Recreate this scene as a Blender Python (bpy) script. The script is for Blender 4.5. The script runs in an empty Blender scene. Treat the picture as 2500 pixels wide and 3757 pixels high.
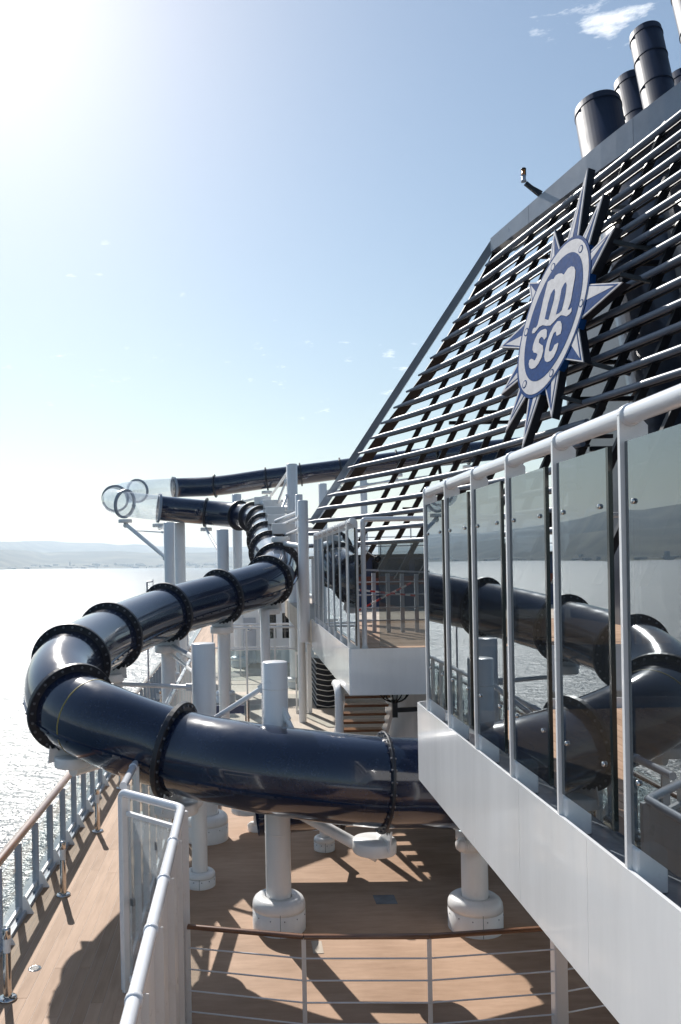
import bpy, bmesh, math, random
from mathutils import Vector, Matrix, noise
from mathutils.geometry import tessellate_polygon
random.seed(7)
R = math.radians
S = bpy.context.scene
COL = S.collection

# ------------------------------------------------------------------ camera, sky, sun, exposure
F, U0, V0, ROLL = 2950.0, 887.0, 2068.0, 0.018      # photograph 2500 x 3757
cam = bpy.data.objects.new('camera', bpy.data.cameras.new('camera'))
COL.objects.link(cam)
cam.data.sensor_fit = 'VERTICAL'
cam.data.sensor_height = 36.0
cam.data.sensor_width = 36.0
cam.data.lens = 36.0 * F / 3757.0
cam.data.shift_x = (1250.0 - U0) / 3757.0
cam.data.shift_y = (V0 - 1878.5) / 3757.0
cam.data.clip_start = 0.05
cam.data.clip_end = 90000.0
cam.location = (0, 0, 0)
cam.rotation_euler = (R(90), ROLL, 0)
S.camera = cam

SUN_EL, SUN_AZ = R(38.5), R(-18.5)   # azimuth from +Y towards +X
sdir = Vector((math.sin(SUN_AZ) * math.cos(SUN_EL), math.cos(SUN_AZ) * math.cos(SUN_EL), math.sin(SUN_EL)))
world = bpy.data.worlds.new('World')
S.world = world
world.use_nodes = True
wn, wl = world.node_tree.nodes, world.node_tree.links
wn.clear()
w_out = wn.new('ShaderNodeOutputWorld')
w_bg = wn.new('ShaderNodeBackground')
w_bg.inputs['Strength'].default_value = 0.060
sky = wn.new('ShaderNodeTexSky')
sky.sky_type = 'NISHITA'
sky.sun_disc = False
sky.sun_elevation = SUN_EL
sky.sun_rotation = SUN_AZ
sky.altitude = 0
sky.air_density = 1.45
sky.dust_density = 0.65
sky.ozone_density = 2.6
# scattered cumulus: noise on a cloud plane overhead, mixed over the sky
tc = wn.new('ShaderNodeTexCoord')
sep = wn.new('ShaderNodeSeparateXYZ')
wl.new(tc.outputs['Generated'], sep.inputs[0])
def wmath(op, a, b=None, c=None, clamp=False):
    n = wn.new('ShaderNodeMath'); n.operation = op; n.use_clamp = clamp
    for i, v in enumerate((a, b, c)):
        if v is None: continue
        if isinstance(v, (int, float)): n.inputs[i].default_value = v
        else: wl.new(v, n.inputs[i])
    return n.outputs[0]
zc = wmath('MAXIMUM', sep.outputs['Z'], 0.0)
zz = wmath('ADD', zc, 0.16)
px = wmath('DIVIDE', sep.outputs['X'], zz)
py = wmath('DIVIDE', sep.outputs['Y'], zz)
comb = wn.new('ShaderNodeCombineXYZ')
wl.new(px, comb.inputs[0]); wl.new(py, comb.inputs[1]); wl.new(wmath('MULTIPLY', zc, 5.0), comb.inputs[2])
n1 = wn.new('ShaderNodeTexNoise'); n1.inputs['Scale'].default_value = 8.5
n1.inputs['Detail'].default_value = 9.0; n1.inputs['Roughness'].default_value = 0.62
wl.new(comb.outputs[0], n1.inputs['Vector'])
n2 = wn.new('ShaderNodeTexNoise'); n2.inputs['Scale'].default_value = 0.55
n2.inputs['Detail'].default_value = 2.0
wl.new(comb.outputs[0], n2.inputs['Vector'])
low = wmath('SUBTRACT', 1.0, wmath('DIVIDE', zc, 0.30, clamp=True))     # more cumulus far away, low over the coast
dens = wmath('ADD', wmath('ADD', n1.outputs['Fac'], wmath('MULTIPLY', wmath('SUBTRACT', n2.outputs['Fac'], 0.5), 0.45)),
             wmath('MULTIPLY', low, 0.035))
# a band of small cumulus low over the coast, and one loose group high up
band = wmath('MULTIPLY', wmath('SUBTRACT', 1.0, wmath('DIVIDE', wmath('ABSOLUTE', wmath('SUBTRACT', zc, 0.10)), 0.10), clamp=True), 0.075)
dens = wmath('ADD', dens, band)
for cu, cv, cr_, cb in ((2130, 55, 0.05, 0.28), (2240, 110, 0.034, 0.29), (1955, 125, 0.045, 0.28), (2370, 60, 0.03, 0.28), (1460, 1380, 0.03, 0.15), (330, 880, 0.10, 0.12)):
    du_, dv_ = cu - U0, cv - V0
    cd = Vector((du_ - ROLL * dv_, F, -(dv_ + ROLL * du_))).normalized()
    vd = wn.new('ShaderNodeVectorMath'); vd.operation = 'DISTANCE'
    nrm = wn.new('ShaderNodeVectorMath'); nrm.operation = 'NORMALIZE'
    wl.new(tc.outputs['Generated'], nrm.inputs[0]); wl.new(nrm.outputs[0], vd.inputs[0]); vd.inputs[1].default_value = cd
    fall = wmath('SUBTRACT', 1.0, wmath('DIVIDE', vd.outputs['Value'], cr_), clamp=True)
    dens = wmath('ADD', dens, wmath('MULTIPLY', fall, cb))
mask = wmath('MULTIPLY', wmath('SUBTRACT', dens, 0.72, clamp=True), 7.0, clamp=True)
mask = wmath('MULTIPLY', mask, 0.75)
cmix = wn.new('ShaderNodeMix'); cmix.data_type = 'RGBA'
wl.new(mask, cmix.inputs['Factor'])
wl.new(sky.outputs['Color'], cmix.inputs['A'])
cmix.inputs['B'].default_value = (15, 15.1, 15.3, 1)
wl.new(cmix.outputs['Result'], w_bg.inputs['Color'])
wl.new(w_bg.outputs[0], w_out.inputs['Surface'])

sun = bpy.data.objects.new('sun', bpy.data.lights.new('sun', 'SUN'))
COL.objects.link(sun)
sun.data.energy = 3.8
sun.data.angle = R(0.53)
sun.data.color = (1.0, 0.955, 0.89)
sun.rotation_euler = sdir.to_track_quat('Z', 'Y').to_euler()
sun.location = sdir * 60

S.view_settings.view_transform = 'Standard'
S.view_settings.look = 'None'
S.view_settings.gamma = 1.0
S.view_settings.use_curve_mapping = False
S.view_settings.exposure = 0.76
S.render.engine = 'CYCLES'
S.cycles.use_denoising = True
S.cycles.max_bounces = 12
S.cycles.transparent_max_bounces = 32
S.cycles.sample_clamp_indirect = 8.0
S.cycles.caustics_reflective = True
S.cycles.caustics_refractive = False
S.cycles.volume_bounces = 1

# ------------------------------------------------------------------ pixel helpers
def ab(u, v):
    du, dv = u - U0, v - V0
    return du - ROLL * dv, dv + ROLL * du
def P(u, v, d):                       # photo pixel at distance d along the ship
    a, b = ab(u, v)
    return Vector((a * d / F, d, -b * d / F))

H = 4.8            # camera above the lower deck
DK = -H
AX = 1.75          # outer face of the upper platform

# ------------------------------------------------------------------ materials
def new_mat(name):
    m = bpy.data.materials.new(name); m.use_nodes = True
    nt = m.node_tree; nt.nodes.clear()
    out = nt.nodes.new('ShaderNodeOutputMaterial')
    return m, nt, out
def paint(name, col, rough=0.35, metal=0.0, coat=0.0, vary=0.08, scale=2.5, bump=0.0, bscale=40.0, streak=False, rvary=0.12, spec=0.5):
    m, nt, out = new_mat(name)
    N, L = nt.nodes, nt.links
    p = N.new('ShaderNodeBsdfPrincipled')
    L.new(p.outputs[0], out.inputs['Surface'])
    p.inputs['Metallic'].default_value = metal
    p.inputs['Coat Weight'].default_value = coat
    p.inputs['Coat Roughness'].default_value = 0.06
    p.inputs['Specular IOR Level'].default_value = spec
    tcn = N.new('ShaderNodeTexCoord')
    mp = N.new('ShaderNodeMapping')
    if streak: mp.inputs['Scale'].default_value = (1, 1, 0.12)
    L.new(tcn.outputs['Object'], mp.inputs['Vector'])
    nz = N.new('ShaderNodeTexNoise'); nz.inputs['Scale'].default_value = scale
    nz.inputs['Detail'].default_value = 6; nz.inputs['Roughness'].default_value = 0.65
    L.new(mp.outputs[0], nz.inputs['Vector'])
    cr = N.new('ShaderNodeValToRGB')
    cr.color_ramp.elements[0].position = 0.3; cr.color_ramp.elements[1].position = 0.72
    c0 = [max(0, c * (1 - vary)) for c in col]; c1 = [min(1, c * (1 + vary * 0.6)) for c in col]
    cr.color_ramp.elements[0].color = (*c0, 1); cr.color_ramp.elements[1].color = (*c1, 1)
    L.new(nz.outputs['Fac'], cr.inputs[0])
    L.new(cr.outputs[0], p.inputs['Base Color'])
    nr = N.new('ShaderNodeTexNoise'); nr.inputs['Scale'].default_value = scale * 3.1
    nr.inputs['Detail'].default_value = 5
    L.new(tcn.outputs['Object'], nr.inputs['Vector'])
    mr = N.new('ShaderNodeMapRange')
    mr.inputs['To Min'].default_value = max(0.02, rough * (1 - rvary * 2)); mr.inputs['To Max'].default_value = rough * (1 + rvary * 2)
    L.new(nr.outputs['Fac'], mr.inputs['Value']); L.new(mr.outputs[0], p.inputs['Roughness'])
    if bump > 0:
        nb = N.new('ShaderNodeTexNoise'); nb.inputs['Scale'].default_value = bscale; nb.inputs['Detail'].default_value = 3
        L.new(tcn.outputs['Object'], nb.inputs['Vector'])
        bp = N.new('ShaderNodeBump'); bp.inputs['Strength'].default_value = bump; bp.inputs['Distance'].default_value = 0.01
        L.new(nb.outputs['Fac'], bp.inputs['Height']); L.new(bp.outputs[0], p.inputs['Normal'])
    return m
def glass(name, tint, ior=1.6, reflect=(1, 1, 1), rough=0.0, wav=0.0, salt_glare=0.0):
    m, nt, out = new_mat(name)
    N, L = nt.nodes, nt.links
    tr = N.new('ShaderNodeBsdfTransparent'); tr.inputs[0].default_value = (*[c ** 0.5 for c in tint], 1)
    gl = N.new('ShaderNodeBsdfGlossy'); gl.inputs['Color'].default_value = (*reflect, 1); gl.inputs['Roughness'].default_value = rough
    fr = N.new('ShaderNodeFresnel'); fr.inputs['IOR'].default_value = ior
    geo = N.new('ShaderNodeNewGeometry')
    inv = N.new('ShaderNodeMath'); inv.operation = 'SUBTRACT'; inv.inputs[0].default_value = 1.0
    L.new(geo.outputs['Backfacing'], inv.inputs[1])
    mu = N.new('ShaderNodeMath'); mu.operation = 'MULTIPLY'
    L.new(fr.outputs[0], mu.inputs[0]); L.new(inv.outputs[0], mu.inputs[1])
    mx = N.new('ShaderNodeMixShader')
    L.new(mu.outputs[0], mx.inputs[0]); L.new(tr.outputs[0], mx.inputs[1]); L.new(gl.outputs[0], mx.inputs[2])
    fin = mx.outputs[0]
    if salt_glare > 0:                     # milky film: dried spray, and painted-in glare on acrylic and gate
        df = N.new('ShaderNodeBsdfDiffuse'); df.inputs[0].default_value = (0.8, 0.82, 0.84, 1)
        tl = N.new('ShaderNodeBsdfTranslucent'); tl.inputs[0].default_value = (0.8, 0.82, 0.84, 1)
        m0 = N.new('ShaderNodeMixShader'); m0.inputs[0].default_value = 0.5
        L.new(df.outputs[0], m0.inputs[1]); L.new(tl.outputs[0], m0.inputs[2])
        tcs = N.new('ShaderNodeTexCoord'); ns = N.new('ShaderNodeTexNoise'); ns.inputs['Scale'].default_value = 3.0; ns.inputs['Detail'].default_value = 7
        L.new(tcs.outputs['Object'], ns.inputs['Vector'])
        ms = N.new('ShaderNodeMapRange'); ms.inputs['From Min'].default_value = 0.1; ms.inputs['From Max'].default_value = 0.9
        ms.inputs['To Min'].default_value = salt_glare * 0.3; ms.inputs['To Max'].default_value = salt_glare * 1.4
        L.new(ns.outputs['Fac'], ms.inputs['Value'])
        m1 = N.new('ShaderNodeMixShader'); L.new(ms.outputs[0], m1.inputs[0]); L.new(fin, m1.inputs[1]); L.new(m0.outputs[0], m1.inputs[2])
        fin = m1.outputs[0]
    L.new(fin, out.inputs['Surface'])
    if wav > 0:
        tcn = N.new('ShaderNodeTexCoord')
        nb = N.new('ShaderNodeTexNoise'); nb.inputs['Scale'].default_value = 0.9; nb.inputs['Detail'].default_value = 1
        L.new(tcn.outputs['Object'], nb.inputs['Vector'])
        bp = N.new('ShaderNodeBump'); bp.inputs['Strength'].default_value = wav; bp.inputs['Distance'].default_value = 0.02
        L.new(nb.outputs['Fac'], bp.inputs['Height']); L.new(bp.outputs[0], gl.inputs['Normal'])
    return m
def wood(name, c_dark, c_light, grain=(9, 0.6, 9), rough=0.6, rnd=0.18, coat=0.0, blotch=0.25):
    m, nt, out = new_mat(name)
    N, L = nt.nodes, nt.links
    p = N.new('ShaderNodeBsdfPrincipled'); L.new(p.outputs[0], out.inputs['Surface'])
    p.inputs['Coat Weight'].default_value = coat; p.inputs['Specular IOR Level'].default_value = 0.5 if coat else 0.15
    tcn = N.new('ShaderNodeTexCoord'); mp = N.new('ShaderNodeMapping'); mp.inputs['Scale'].default_value = grain
    L.new(tcn.outputs['Object'], mp.inputs['Vector'])
    nz = N.new('ShaderNodeTexNoise'); nz.inputs['Scale'].default_value = 2.0; nz.inputs['Detail'].default_value = 7
    nz.inputs['Roughness'].default_value = 0.7
    L.new(mp.outputs[0], nz.inputs['Vector'])
    nb = N.new('ShaderNodeTexNoise'); nb.inputs['Scale'].default_value = 0.7; nb.inputs['Detail'].default_value = 6
    L.new(tcn.outputs['Object'], nb.inputs['Vector'])
    oi = N.new('ShaderNodeObjectInfo')
    def mth(op, a, b):
        n = N.new('ShaderNodeMath'); n.operation = op
        for i, v in enumerate((a, b)):
            if isinstance(v, (int, float)): n.inputs[i].default_value = v
            else: L.new(v, n.inputs[i])
        return n.outputs[0]
    f = mth('ADD', mth('MULTIPLY', nz.outputs['Fac'], 0.9), mth('MULTIPLY', mth('SUBTRACT', nb.outputs['Fac'], 0.5), blotch * 4))
    f = mth('ADD', f, mth('MULTIPLY', mth('SUBTRACT', oi.outputs['Random'], 0.5), rnd * 2))
    cr = N.new('ShaderNodeValToRGB')
    cr.color_ramp.elements[0].position = 0.15; cr.color_ramp.elements[1].position = 0.85
    cr.color_ramp.elements[0].color = (*c_dark, 1); cr.color_ramp.elements[1].color = (*c_light, 1)
    L.new(f, cr.inputs[0]); L.new(cr.outputs[0], p.inputs['Base Color'])
    p.inputs['Roughness'].default_value = rough
    bp = N.new('ShaderNodeBump'); bp.inputs['Strength'].default_value = 0.15; bp.inputs['Distance'].default_value = 0.004
    L.new(nz.outputs['Fac'], bp.inputs['Height']); L.new(bp.outputs[0], p.inputs['Normal'])
    return m

M = {}
M['white'] = paint('white_paint', (0.87, 0.865, 0.86), 0.30, coat=0.3, vary=0.11, scale=1.6, streak=True, bump=0.03, bscale=14)
M['white_gloss'] = paint('white_gloss_paint', (0.84, 0.84, 0.84), 0.2, coat=0.6, vary=0.10, scale=2.2, streak=True, bump=0.10, bscale=1.3)
M['rail_white'] = paint('rail_enamel', (0.80, 0.81, 0.84), 0.22, coat=0.5, vary=0.05, scale=5, bump=0.05, bscale=60)
M['grey_rail'] = paint('grey_enamel', (0.44, 0.47, 0.53), 0.3, coat=0.3, vary=0.08)
M['navy'] = paint('navy_gelcoat', (0.010, 0.019, 0.05), 0.17, coat=0.9, vary=0.25, scale=1.4, rvary=0.35, bump=0.03, bscale=1.6)
def weather(m, spot_col, amount, scale, low=0.6, high=0.8):
    nt = m.node_tree; N, L = nt.nodes, nt.links
    p = next(n for n in N if n.type == 'BSDF_PRINCIPLED'); src = p.inputs['Base Color'].links[0].from_socket
    tcn = N.new('ShaderNodeTexCoord')
    a = N.new('ShaderNodeTexNoise'); a.inputs['Scale'].default_value = scale; a.inputs['Detail'].default_value = 8; a.inputs['Roughness'].default_value = 0.75
    b = N.new('ShaderNodeTexNoise'); b.inputs['Scale'].default_value = scale * 0.08; b.inputs['Detail'].default_value = 4
    for n in (a, b): L.new(tcn.outputs['Object'], n.inputs['Vector'])
    mr = N.new('ShaderNodeMapRange'); mr.inputs['From Min'].default_value = low; mr.inputs['From Max'].default_value = high; mr.inputs['To Max'].default_value = amount
    L.new(a.outputs['Fac'], mr.inputs['Value'])
    mb_ = N.new('ShaderNodeMapRange'); mb_.inputs['From Min'].default_value = 0.42; mb_.inputs['From Max'].default_value = 0.68
    L.new(b.outputs['Fac'], mb_.inputs['Value'])
    mu = N.new('ShaderNodeMath'); mu.operation = 'MULTIPLY'; L.new(mr.outputs[0], mu.inputs[0]); L.new(mb_.outputs[0], mu.inputs[1])
    mx = N.new('ShaderNodeMix'); mx.data_type = 'RGBA'; L.new(mu.outputs[0], mx.inputs['Factor']); L.new(src, mx.inputs['A']); mx.inputs['B'].default_value = (*spot_col, 1)
    L.new(mx.outputs['Result'], p.inputs['Base Color'])
    return m
weather(M['navy'], (0.16, 0.18, 0.21), 0.5, 22.0, 0.55, 0.75)
weather(M['white'], (0.45, 0.42, 0.37), 0.55, 6.0, 0.55, 0.8)
weather(M['white_gloss'], (0.52, 0.50, 0.46), 0.4, 5.0, 0.55, 0.8)
M['flange'] = paint('black_flange', (0.022, 0.024, 0.032), 0.42, vary=0.2, scale=6)
M['bolt'] = paint('galvanised_bolt', (0.22, 0.23, 0.26), 0.4, metal=0.7)
M['clear_flange'] = paint('grey_flange', (0.30, 0.34, 0.40), 0.35, vary=0.15)
M['yellow'] = paint('yellow_joint', (0.30, 0.24, 0.06), 0.4)
M['bar'] = paint('lattice_enamel', (0.13, 0.16, 0.215), 0.42, coat=0.2, vary=0.15, scale=2)
M['rib'] = paint('black_enamel', (0.012, 0.014, 0.02), 0.45, vary=0.3)
M['band'] = paint('slate_panel', (0.20, 0.235, 0.29), 0.3, coat=0.6, vary=0.22, scale=1.3, bump=0.12, bscale=1.4)
M['edge_metal'] = paint('brushed_edge', (0.36, 0.41, 0.48), 0.34, metal=0.75, vary=0.15)
M['stack'] = paint('stack_paint', (0.022, 0.032, 0.062), 0.55, coat=0.0, spec=0.3, vary=0.35, scale=0.8, bump=0.08, bscale=1.5)
M['casing'] = paint('casing_paint', (0.035, 0.045, 0.07), 0.35, coat=0.3, vary=0.5, scale=0.9, bump=0.15, bscale=1.2)
M['em_white'] = paint('emblem_white', (0.66, 0.64, 0.65), 0.7, vary=0.16, scale=9, spec=0.06)
M['em_blue'] = paint('emblem_blue', (0.010, 0.062, 0.215), 0.7, vary=0.30, scale=11, spec=0.03)
M['em_side'] = paint('emblem_side', (0.012, 0.014, 0.022), 0.5)
M['chrome'] = paint('chrome', (0.62, 0.61, 0.60), 0.09, metal=1.0, vary=0.03)
M['frost'] = paint('frosted_lens', (0.80, 0.81, 0.82), 0.35, vary=0.03)
M['black'] = paint('black_plastic', (0.012, 0.013, 0.016), 0.4)
M['amber'] = paint('amber_lens', (0.75, 0.27, 0.05), 0.25, coat=0.5)
M['gutter'] = paint('wet_gutter', (0.20, 0.225, 0.25), 0.22, vary=0.3, scale=6)
M['hull'] = paint('hull_white', (0.76, 0.77, 0.78), 0.35)
M['fabric'] = paint('black_mesh_fabric', (0.02, 0.022, 0.028), 0.8, vary=0.3)
M['house_blue'] = paint('deckhouse_blue', (0.03, 0.05, 0.12), 0.4)
M['house_red'] = paint('red_brown_trim', (0.16, 0.035, 0.022), 0.5)
M['dark_win'] = paint('dark_window', (0.008, 0.010, 0.014), 0.08, coat=0.6)
M['tape_red'] = paint('red_tape', (0.62, 0.05, 0.05), 0.5)
M['tape_white'] = paint('white_tape', (0.8, 0.8, 0.8), 0.5)
M['glass'] = glass('tinted_glass', (0.055, 0.065, 0.07), ior=2.9, reflect=(0.86, 0.94, 1.0), wav=0.012, salt_glare=0.015)
M['glass_dim'] = glass('dim_pane', (0.34, 0.38, 0.39), ior=1.5, salt_glare=0.02)
M['glass_lt'] = glass('rail_glass', (0.80, 0.87, 0.88), ior=1.55, reflect=(0.95, 1, 1), wav=0.01)
M['acrylic'] = glass('clear_acrylic', (0.78, 0.84, 0.90), ior=2.2, rough=0.03, salt_glare=0.22)  # pale film paints the bright glare of the clear loop into the colour
M['salt_glare_glass'] = glass('salt_glare_gate', (0.75, 0.8, 0.82), ior=1.6, salt_glare=0.27)  # whitish reflection on the gate put in as a pale salt-like film
M['edge'] = paint('glass_edge', (0.006, 0.012, 0.013), 0.15)
M['teak'] = wood('teak_plank', (0.31, 0.195, 0.125), (0.54, 0.37, 0.26), grain=(7, 0.5, 7))
M['deck_mid'] = wood('deck_coating', (0.31, 0.195, 0.125), (0.55, 0.37, 0.26), grain=(0.8, 4.5, 1), rnd=0.0, blotch=0.3, rough=0.55)
M['deck_far'] = wood('pale_deck', (0.42, 0.35, 0.28), (0.62, 0.55, 0.47), grain=(6, 0.6, 6), rnd=0.1)
M['caulk'] = paint('deck_caulking', (0.62, 0.52, 0.43), 0.7)
M['varnish'] = wood('varnished_rail', (0.13, 0.055, 0.025), (0.36, 0.18, 0.09), grain=(1.2, 1.2, 8), rough=0.28, coat=0.7, rnd=0.1)

# ------------------------------------------------------------------ mesh helper
class MB:
    def __init__(self): self.v, self.f, self.sm = [], [], []
    def add(self, vs, fs, smooth=False):
        o = len(self.v); self.v += [tuple(x) for x in vs]
        for f in fs: self.f.append(tuple(i + o for i in f)); self.sm.append(smooth)
        return self
    def box(self, x0, x1, y0, y1, z0, z1):
        vs = [(x0,y0,z0),(x1,y0,z0),(x1,y1,z0),(x0,y1,z0),(x0,y0,z1),(x1,y0,z1),(x1,y1,z1),(x0,y1,z1)]
        return self.add(vs, [(0,3,2,1),(4,5,6,7),(0,1,5,4),(1,2,6,5),(2,3,7,6),(3,0,4,7)])
    def beam(self, p, q, w, h, up=(0,0,1)):           # rectangular bar p->q
        p, q = Vector(p), Vector(q); t = (q - p).normalized(); up = Vector(up)
        s = t.cross(up)
        if s.length < 1e-4: s = t.cross(Vector((1,0,0)))
        s.normalize(); n = s.cross(t).normalized()
        vs = []
        for c in (p, q):
            for i, j in ((-1,-1),(1,-1),(1,1),(-1,1)): vs.append(c + s*(w/2*i) + n*(h/2*j))
        return self.add(vs, [(0,1,2,3),(7,6,5,4),(0,4,5,1),(1,5,6,2),(2,6,7,3),(3,7,4,0)])
    def cyl(self, p, q, r0, r1=None, n=16, caps=True):
        p, q = Vector(p), Vector(q); r1 = r0 if r1 is None else r1
        t = (q - p).normalized(); s = t.orthogonal().normalized(); b = t.cross(s)
        vs = []
        for c, r in ((p, r0), (q, r1)):
            for i in range(n):
                a = 2*math.pi*i/n; vs.append(c + s*(r*math.cos(a)) + b*(r*math.sin(a)))
        self.add(vs, [(i, (i+1)%n, n+(i+1)%n, n+i) for i in range(n)], True)
        if caps:
            self.add(vs[:n], [tuple(range(n-1,-1,-1))]); self.add(vs[n:], [tuple(range(n))])
        return self
    def tube(self, pts, r, n=12, caps=True):
        pts = [Vector(p) for p in pts]; m = len(pts); rings = []
        t0 = (pts[1]-pts[0]).normalized(); s = t0.cross(Vector((0,0,1)))
        if s.length < 1e-3: s = t0.orthogonal()
        s.normalize()
        for k in range(m):
            t = (pts[min(k+1,m-1)]-pts[max(k-1,0)]).normalized()
            s = (s - t*s.dot(t)).normalized(); b = t.cross(s)
            rr = r[k] if isinstance(r, (list, tuple)) else r
            rings += [pts[k] + s*(rr*math.cos(2*math.pi*i/n)) + b*(rr*math.sin(2*math.pi*i/n)) for i in range(n)]
        self.add(rings, [(k*n+i, k*n+(i+1)%n, (k+1)*n+(i+1)%n, (k+1)*n+i) for k in range(m-1) for i in range(n)], True)
        if caps:
            self.add(rings[:n], [tuple(range(n-1,-1,-1))]); self.add(rings[-n:], [tuple(range(n))])
        return self
    def lathe(self, c, prof, axis=(0,0,1), n=28, smooth=True):      # prof: (radius, height)
        c = Vector(c); t = Vector(axis).normalized(); s = t.orthogonal().normalized(); b = t.cross(s)
        vs = [c + t*h + s*(r*math.cos(2*math.pi*i/n)) + b*(r*math.sin(2*math.pi*i/n)) for r, h in prof for i in range(n)]
        m = len(prof)
        return self.add(vs, [(k*n+i, k*n+(i+1)%n, (k+1)*n+(i+1)%n, (k+1)*n+i) for k in range(m-1) for i in range(n)], smooth)
    def prism(self, poly, ext):                        # planar 3D polygon extruded by vector ext
        poly = [Vector(p) for p in poly]; ext = Vector(ext); n = len(poly)
        tris = tessellate_polygon([poly])
        nrm = Vector((0,0,0))
        for i in range(n): nrm += poly[i].cross(poly[(i+1)%n])
        out = []
        for a, b_, c in tris:
            tn = (poly[b_]-poly[a]).cross(poly[c]-poly[a])
            out.append((a,b_,c) if tn.dot(ext) < 0 else (a,c,b_))
        back = [p + ext for p in poly]
        fs = out + [tuple(n+i for i in reversed(t)) for t in out]
        flip = nrm.dot(ext) > 0
        for i in range(n):
            j = (i+1) % n
            fs.append((i, j, n+j, n+i) if flip else (j, i, n+i, n+j))
        return self.add(poly + back, fs)
    def build(self, name, mat, parent=None, bevel=0.0, kind=None, auto=None):
        me = bpy.data.meshes.new(name)
        me.from_pydata(self.v, [], self.f)
        me.polygons.foreach_set('use_smooth', self.sm)
        me.update()
        o = bpy.data.objects.new(name, me); COL.objects.link(o)
        me.materials.append(M[mat] if isinstance(mat, str) else mat)
        if parent is not None: o.parent = parent
        if kind: o['kind'] = kind
        if bevel:
            b = o.modifiers.new('bevel', 'BEVEL'); b.width = bevel; b.segments = 2; b.limit_method = 'ANGLE'
        return o
def thing(name, label, cat, loc=(0,0,0), group=None):
    o = bpy.data.objects.new(name, None); COL.objects.link(o)
    o.empty_display_size = 0.2
    o['label'] = label; o['category'] = cat; o['loc'] = tuple(loc)
    if group: o['group'] = group
    return o
def tag(o, label, cat, group=None):
    o['label'] = label; o['category'] = cat
    if group: o['group'] = group
    return o
def structure(o): o['kind'] = 'structure'; return o
def rehome(o):
    """move an Empty's origin to its base while its parts (built in world space) stay put"""
    loc = Vector(o.get('loc', (0,0,0)))
    if 'loc' in o: del o['loc']
    o.location = loc
    for c in o.children: c.location = c.location - loc

# ------------------------------------------------------------------ sea, far coast, haze  (the ship heels a little: the sea plane is tilted in ship axes)
SEA, HEEL = -45.0, 0.013
def water_mat():
    m, nt, out = new_mat('sea_water'); N, L = nt.nodes, nt.links
    p = N.new('ShaderNodeBsdfPrincipled'); L.new(p.outputs[0], out.inputs['Surface'])
    p.inputs['Base Color'].default_value = (0.012, 0.032, 0.05, 1); p.inputs['Roughness'].default_value = 0.32
    p.inputs['IOR'].default_value = 1.5
    tcn = N.new('ShaderNodeTexCoord')
    hs = []
    for sc, wt in ((0.02, 1.6), (0.11, 1.2), (0.45, 0.75), (1.5, 0.34)):
        mp = N.new('ShaderNodeMapping'); mp.inputs['Scale'].default_value = (sc * 0.6, sc, sc); mp.inputs['Rotation'].default_value = (0, 0, 0.5 + sc)
        L.new(tcn.outputs['Object'], mp.inputs['Vector'])
        nz = N.new('ShaderNodeTexNoise'); nz.inputs['Scale'].default_value = 1.0; nz.inputs['Detail'].default_value = 3
        L.new(mp.outputs[0], nz.inputs['Vector'])
        mu = N.new('ShaderNodeMath'); mu.operation = 'MULTIPLY'; mu.inputs[1].default_value = wt
        L.new(nz.outputs['Fac'], mu.inputs[0]); hs.append(mu.outputs[0])
    acc = hs[0]
    for h in hs[1:]:
        ad = N.new('ShaderNodeMath'); ad.operation = 'ADD'; L.new(acc, ad.inputs[0]); L.new(h, ad.inputs[1]); acc = ad.outputs[0]
    bp = N.new('ShaderNodeBump'); bp.inputs['Strength'].default_value = 1.0; bp.inputs['Distance'].default_value = 1.05
    L.new(acc, bp.inputs['Height']); L.new(bp.outputs[0], p.inputs['Normal'])
    return m
EXT = 27000.0
sea = structure(MB().add([(-EXT,-EXT,0),(EXT,-EXT,0),(EXT,EXT,0),(-EXT,EXT,0)], [(0,1,2,3)]).build('sea', water_mat()))
sea.location = (0,0,SEA); sea.rotation_euler = (0, HEEL, 0)

def land_mat():
    m, nt, out = new_mat('far_land'); N, L = nt.nodes, nt.links
    p = N.new('ShaderNodeBsdfPrincipled'); L.new(p.outputs[0], out.inputs['Surface']); p.inputs['Roughness'].default_value = 0.9
    tcn = N.new('ShaderNodeTexCoord'); nz = N.new('ShaderNodeTexNoise'); nz.inputs['Scale'].default_value = 0.0022; nz.inputs['Detail'].default_value = 8
    L.new(tcn.outputs['Object'], nz.inputs['Vector'])
    cr = N.new('ShaderNodeValToRGB'); cr.color_ramp.elements[0].color = (0.02, 0.034, 0.026, 1); cr.color_ramp.elements[1].color = (0.16, 0.15, 0.10, 1)
    cr.color_ramp.elements[0].position = 0.4; cr.color_ramp.elements[1].position = 0.7
    L.new(nz.outputs['Fac'], cr.inputs[0]); L.new(cr.outputs[0], p.inputs['Base Color'])
    return m
LAND = land_mat()
def interp(tab, x):
    if x <= tab[0][0]: return tab[0][1]
    for (x0, y0), (x1, y1) in zip(tab, tab[1:]):
        if x <= x1: return y0 + (y1 - y0) * (x - x0) / (x1 - x0)
    return tab[-1][1]
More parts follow.
